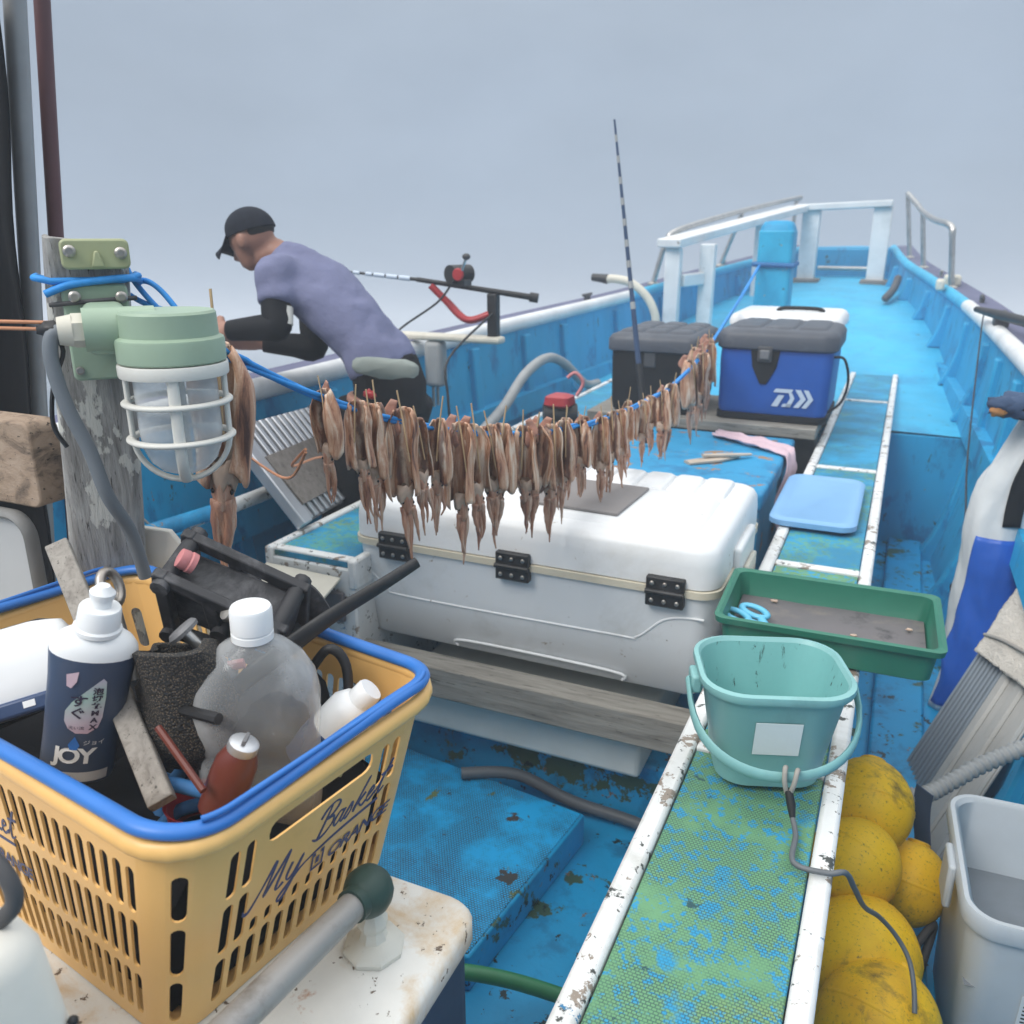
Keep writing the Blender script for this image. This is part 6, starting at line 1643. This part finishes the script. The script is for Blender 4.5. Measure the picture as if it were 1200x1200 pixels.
# ------------------------------------------------------------------ person bending over the port rail
pe = thing('person', 'man in black cap and lavender-grey T-shirt bending over the port rail at his work', 'person', (-1.52, 2.25, .013))
hipc = vec(-1.425, 2.225, .955)
chest = vec(-1.665, 2.195, 1.245)
shn, shf = vec(-1.690, 2.075, 1.275), vec(-1.745, 2.315, 1.270)
eln, wrn = vec(-1.662, 2.02, 1.135), vec(-1.822, 1.995, 1.118)
elf, wrf = vec(-1.690, 2.225, 1.050), vec(-1.825, 2.140, 1.068)
headc = vec(-1.845, 2.155, 1.372)
LAT = vec(.15, .985, 0)
hd_up = vec(-.38, -.02, .92).normalized(); hd_f = vec(-.86, -.05, -.36); hd_f = (hd_f - hd_up * hd_f.dot(hd_up)).normalized(); hd_l = hd_up.cross(hd_f)
HMx = frame(headc + vec(.012, 0, -.002), hd_f, hd_l, hd_up) @ Matrix.Scale(.745, 4)
body = MB()
def torso(mb, g, i0=0):
    sp_ = [vec(-1.40, 2.225, .93), vec(-1.435, 2.222, 1.02), vec(-1.50, 2.215, 1.105), vec(-1.59, 2.205, 1.19), vec(-1.675, 2.195, 1.262), vec(-1.735, 2.19, 1.312)]
    mb.tube(smooth_path(sp_, 4)[i0:], [(a + g, b + g) for a, b in [(lerp(.118, .110, i / 20) if i < 7 else lerp(.110, .132, (i - 7) / 8) if i < 15 else lerp(.132, .076, (i - 15) / 5), (lerp(.064, .074, i / 14) if i < 14 else lerp(.074, .052, (i - 14) / 6))) for i in range(i0, 21)]], 22, side=LAT)
torso(body, -.024, 2)
body.tube([vec(-1.70, 2.19, 1.29), vec(-1.77, 2.18, 1.335), headc + hd_up * -.06], [.052, .045, .042], 14)
for sh, el, wr in ((shn, eln, wrn), (shf, elf, wrf)):
    body.tube(smooth_path([sh + (chest - sh) * .25, sh, lerp(sh, el, .5), el, lerp(el, wr, .4), wr], 4), [lerp(.046, .041, i / 8) if i < 9 else lerp(.040, .033, (i - 9) / 6) if i < 15 else lerp(.033, .024, (i - 15) / 5) for i in range(21)], 14)
for sy in (-1, 1):
    hip = hipc + LAT * (.085 * sy) + vec(0, 0, -.03)
    kn = vec(-1.545, 2.235 + .11 * sy, .50); an = vec(-1.535, 2.25 + .12 * sy, .09)
    body.tube(smooth_path([hip, lerp(hip, kn, .5), kn, lerp(kn, an, .45) + vec(.025, 0, 0), an], 4), [lerp(.066, .054, i / 8) if i < 9 else lerp(.052, .038, (i - 9) / 7) for i in range(17)], 14)
    body.tube([an + vec(.05, 0, -.045), an + vec(-.02, 0, -.04), an + vec(-.13, 0, -.055), an + vec(-.17, 0, -.06)], [(.028, .036), (.032, .042), (.02, .044), (.012, .03)], 12, side=(0, 0, 1))
# head with brow, nose, jaw, ear
body.M = HMx
body.ball(vec(.0, 0, .025), (.098, .076, .095), 24, 16)
body.tube([vec(.030, 0, .02), vec(.040, 0, -.04), vec(.045, 0, -.085), vec(.050, 0, -.105)], [(.066, .062), (.055, .056), (.040, .042), (.022, .026)], 16, side=(1, 0, 0))
body.tube([vec(.092, 0, .012), vec(.106, 0, -.012), vec(.117, 0, -.032), vec(.100, 0, -.042)], [.009, .012, .015, .010], 10)
body.tube([vec(.085, -.036, .022), vec(.095, 0, .026), vec(.085, .036, .022)], .012, 10)
for yy in (-.026, .026): body.ball(vec(.088, yy, .004), (.010, .014, .008), 10, 8)
for z, r in ((-.062, .0085), (-.073, .009)): body.tube([vec(.080, -.022, z), vec(.090, 0, z), vec(.080, .022, z)], r, 8)
for s_ in (-1, 1): body.ball(vec(-.002, s_ * .080, .000), (.024, .014, .034), 12, 8)
body.M = None
# hands: palm, four bent fingers and a thumb, both busy on the same piece of work
for wr, el, lat in ((wrn, eln, vec(.05, .6, .8)), (wrf, elf, vec(.05, -.6, .8))):
    dr = (wr - el).normalized(); lt = (lat - dr * lat.dot(dr)).normalized(); nn = dr.cross(lt)
    if nn.z > 0: nn = -nn
    body.tube([wr - dr * .01, wr + dr * .035, wr + dr * .075], [(.026, .020), (.038, .017), (.037, .014)], 12, side=lt)
    for k in range(4):
        o = wr + dr * .072 + lt * lerp(-.030, .030, k / 3)
        fl = (.062, .074, .070, .054)[k]
        body.tube(smooth_path([o - dr * .02, o + dr * fl * .4 + nn * .004, o + dr * fl * .68 + nn * .022, o + dr * fl * .72 + nn * .046], 3), [.0095] * 4 + [.009] * 3 + [.008] * 2 + [.0065], 8)
    o = wr + dr * .025 + lt * .030
    body.tube(smooth_path([o, o + lt * .024 + dr * .018 + nn * .008, o + lt * .022 + dr * .044 + nn * .024], 3), [.011] * 3 + [.010] * 3 + [.008], 8)
bd = body.build('body', M['skin'], pe, smooth=180, fix=False)
remesh(bd, .0075, 4, .5)
# shirt
m = MB(); torso(m, .010, 4)
m.tube([vec(-1.69, 2.19, 1.285), vec(-1.755, 2.185, 1.328)], [(.080, .062), (.056, .050)], 18, side=LAT)
for sh, el in ((shn, eln), (shf, elf)):
    m.tube(smooth_path([sh + (chest - sh) * .45, sh + vec(0, 0, .012), lerp(sh, el, .32), lerp(sh, el, .56)], 4), [.062 - .006 * i / 12 for i in range(13)], 16)
# hem flare
m.tube([vec(-1.462, 2.221, 1.06), vec(-1.432, 2.223, 1.00)], [(.128, .078), (.132, .084)], 22, side=LAT)
st = m.build('t_shirt', M['shirt'], pe, smooth=180); remesh(st, .011, 5, .5)
ds = bpy.data.textures.new('cloth_folds', 'MARBLE'); ds.noise_scale = .16; ds.turbulence = 9
md = st.modifiers.new('folds', 'DISPLACE'); md.texture = ds; md.strength = .012; md.mid_level = .5; md.texture_coords = 'LOCAL'
# trousers
m = MB()
m.tube([vec(-1.432, 2.223, 1.025), vec(-1.41, 2.225, .94), vec(-1.415, 2.226, .86)], [(.128, .080), (.134, .092), (.126, .092)], 22, side=LAT)
for sy in (-1, 1):
    hip = hipc + LAT * (.085 * sy) + vec(0, 0, -.05)
    kn = vec(-1.545, 2.235 + .11 * sy, .50); an = vec(-1.535, 2.25 + .12 * sy, .10)
    m.tube(smooth_path([hip, lerp(hip, kn, .5), kn, lerp(kn, an, .5) + vec(.02, 0, 0), an], 4), [lerp(.096, .074, i / 8) if i < 9 else lerp(.074, .066, (i - 9) / 7) for i in range(17)], 16)
tr_o = m.build('trousers', M['trouser'], pe, smooth=180); remesh(tr_o, .012, 5, .5)
for sy in (-1, 1):
    m = MB(); an = vec(-1.535, 2.25 + .12 * sy, .09)
    m.tube([an + vec(.06, 0, -.035), an + vec(0, 0, -.02), an + vec(-.12, 0, -.048), an + vec(-.19, 0, -.054)], [(.035, .042), (.05, .05), (.030, .052), (.018, .035)], 14, side=(0, 0, 1)); m.build('boot', M['rubber'], pe, smooth=60)
# arm sleeves
for sh, el, wr in ((shn, eln, wrn), (shf, elf, wrf)):
    m = MB(); m.tube(smooth_path([lerp(sh, el, .42), lerp(sh, el, .75), el, lerp(el, wr, .4), lerp(el, wr, .96)], 5), [.047 - .0006 * i if i < 10 else lerp(.044, .030, (i - 10) / 10) for i in range(21)], 16); m.build('arm_sleeve', M['sleeve'], pe, smooth=180)
m = MB(); m.tube([lerp(shn, eln, .60) + vec(.026, .004, -.004), lerp(shn, eln, .95) + vec(.026, .006, -.004)], [(.024, .023), (.024, .021)], 12); m.build('sleeve_panel', M['guard'], pe, smooth=70)
# cap
m = MB(); m.M = HMx
dome = []
for k in range(11):
    t = PI / 2 * k / 10
    dome.append([vec(-.004 + (.108 * math.cos(a)) * math.cos(t) - .002, .088 * math.sin(a) * math.cos(t), .034 + .100 * math.sin(t)**.9 + .012 * math.cos(a) * (1 - k / 10)) for a in [2 * PI * j / 28 for j in range(28)]])
m.rings(dome); cpo = m.build('cap', M['cap'], pe, smooth=60)
m = MB(); m.M = HMx
m.grid(lambda u, v: vec(.075 + .110 * v * math.cos((u - .5) * 2.2)**.5 - .02 * abs(u - .5) * 2 * (1 - v), (u - .5) * 2 * (.080 - .022 * v), .045 - .022 * v - .040 * (abs(u - .5) * 2)**2 * v), 14, 8, th=.005); m.build('cap_brim', M['cap'], cpo, smooth=180)
m = MB(); m.M = HMx; m.ball(vec(-.055, -.080, .070), (.012, .003, .012), 10, 6); m.build('cap_emblem', M['red'], cpo, smooth=80)
m = MB(); m.M = HMx; m.ball(vec(-.042, 0, .022), (.060, .0700, .038), 24, 14, .03); m.build('hair', M['hair'], pe, smooth=180)
# belt pouch and red accent
m = MB()
m.rings([[vec(lerp(-1.435, -1.250, t), lerp(2.066, 2.115, t), 1.030 - .008 * t) + vec(0, -.022 * math.cos(a) * w_, .029 * math.sin(a) * w_ + .010 * noise.noise(vec(t * 6, a, 2))) for a in [2 * PI * j / 16 for j in range(16)]] for t, w_ in ((0, .35), (.06, .75), (.2, .95), (.4, 1.0), (.6, 1.0), (.8, .95), (.93, .8), (1, .4))])
pz = m.build('belt_pouch', M['pouch'], pe, smooth=60)
m = MB(); m.ball(vec(-1.40, 2.088, .945), (.020, .008, .014), 12, 8, .6); m.build('red_cloth', M['red'], pe, smooth=80)
# ------------------------------------------------------------------ sea, air, and the boat's attitude on the swell
Rx = Matrix.Translation(CAM) @ Matrix.Rotation(TRIM, 4, vec(math.cos(HEADING), math.sin(HEADING), 0)) @ Matrix.Translation(-CAM)
for o in list(S.objects):
    if o.parent is None and o not in (cam, sun):
        o.matrix_basis = Rx @ o.matrix_basis
SEA_Z = -.62
m = MB()
rad = [0] + [2.0 * 1.16**k for k in range(36)]
rad = [r for r in rad if r < 390] + [395]
na = 120
vs, fs = [(0, 4, SEA_Z - 1.2)], []
def wave(x, y):
    d = math.hypot(x, y - 4)
    k = min(1, d / 14) * max(.0, 1 - d / 380)
    return k * (.16 * math.sin(x * .32 + y * .21) + .10 * math.sin(x * .55 - y * .62 + 1) + .05 * math.sin(x * 1.3 + y * .9) + .10 * noise.noise(vec(x * .5, y * .5, 0)))
for r in rad[1:]:
    for j in range(na):
        a = 2 * PI * j / na
        x, y = r * math.cos(a), 4 + r * math.sin(a)
        vs.append((x, y, SEA_Z + wave(x, y) - (1.2 if r < 2.5 else 0)))
for j in range(na): fs.append((0, 1 + j, 1 + (j + 1) % na))
for i in range(len(rad) - 2):
    for j in range(na):
        a, b = 1 + i * na, 1 + (i + 1) * na
        fs.append((a + j, b + j, b + (j + 1) % na, a + (j + 1) % na))
m.add(vs, fs)
structure(m.build('sea', M['sea'], None, smooth=180))
hz = NT('sea_haze')
hz.t.nodes.remove(hz.b)
pv = hz.n('ShaderNodeVolumePrincipled')
pv.inputs['Color'].default_value = (.90, .94, 1.0, 1)
pv.inputs['Density'].default_value = .017
pv.inputs['Anisotropy'].default_value = 0.1
hz.l(pv.outputs[0], hz.out.inputs['Volume'])
m = MB(); m.box(-400, 400, -396, 404, SEA_Z - 2.6, 4.2)
h = m.build('haze', hz.mat, None, smooth=0)
h['kind'] = 'stuff'
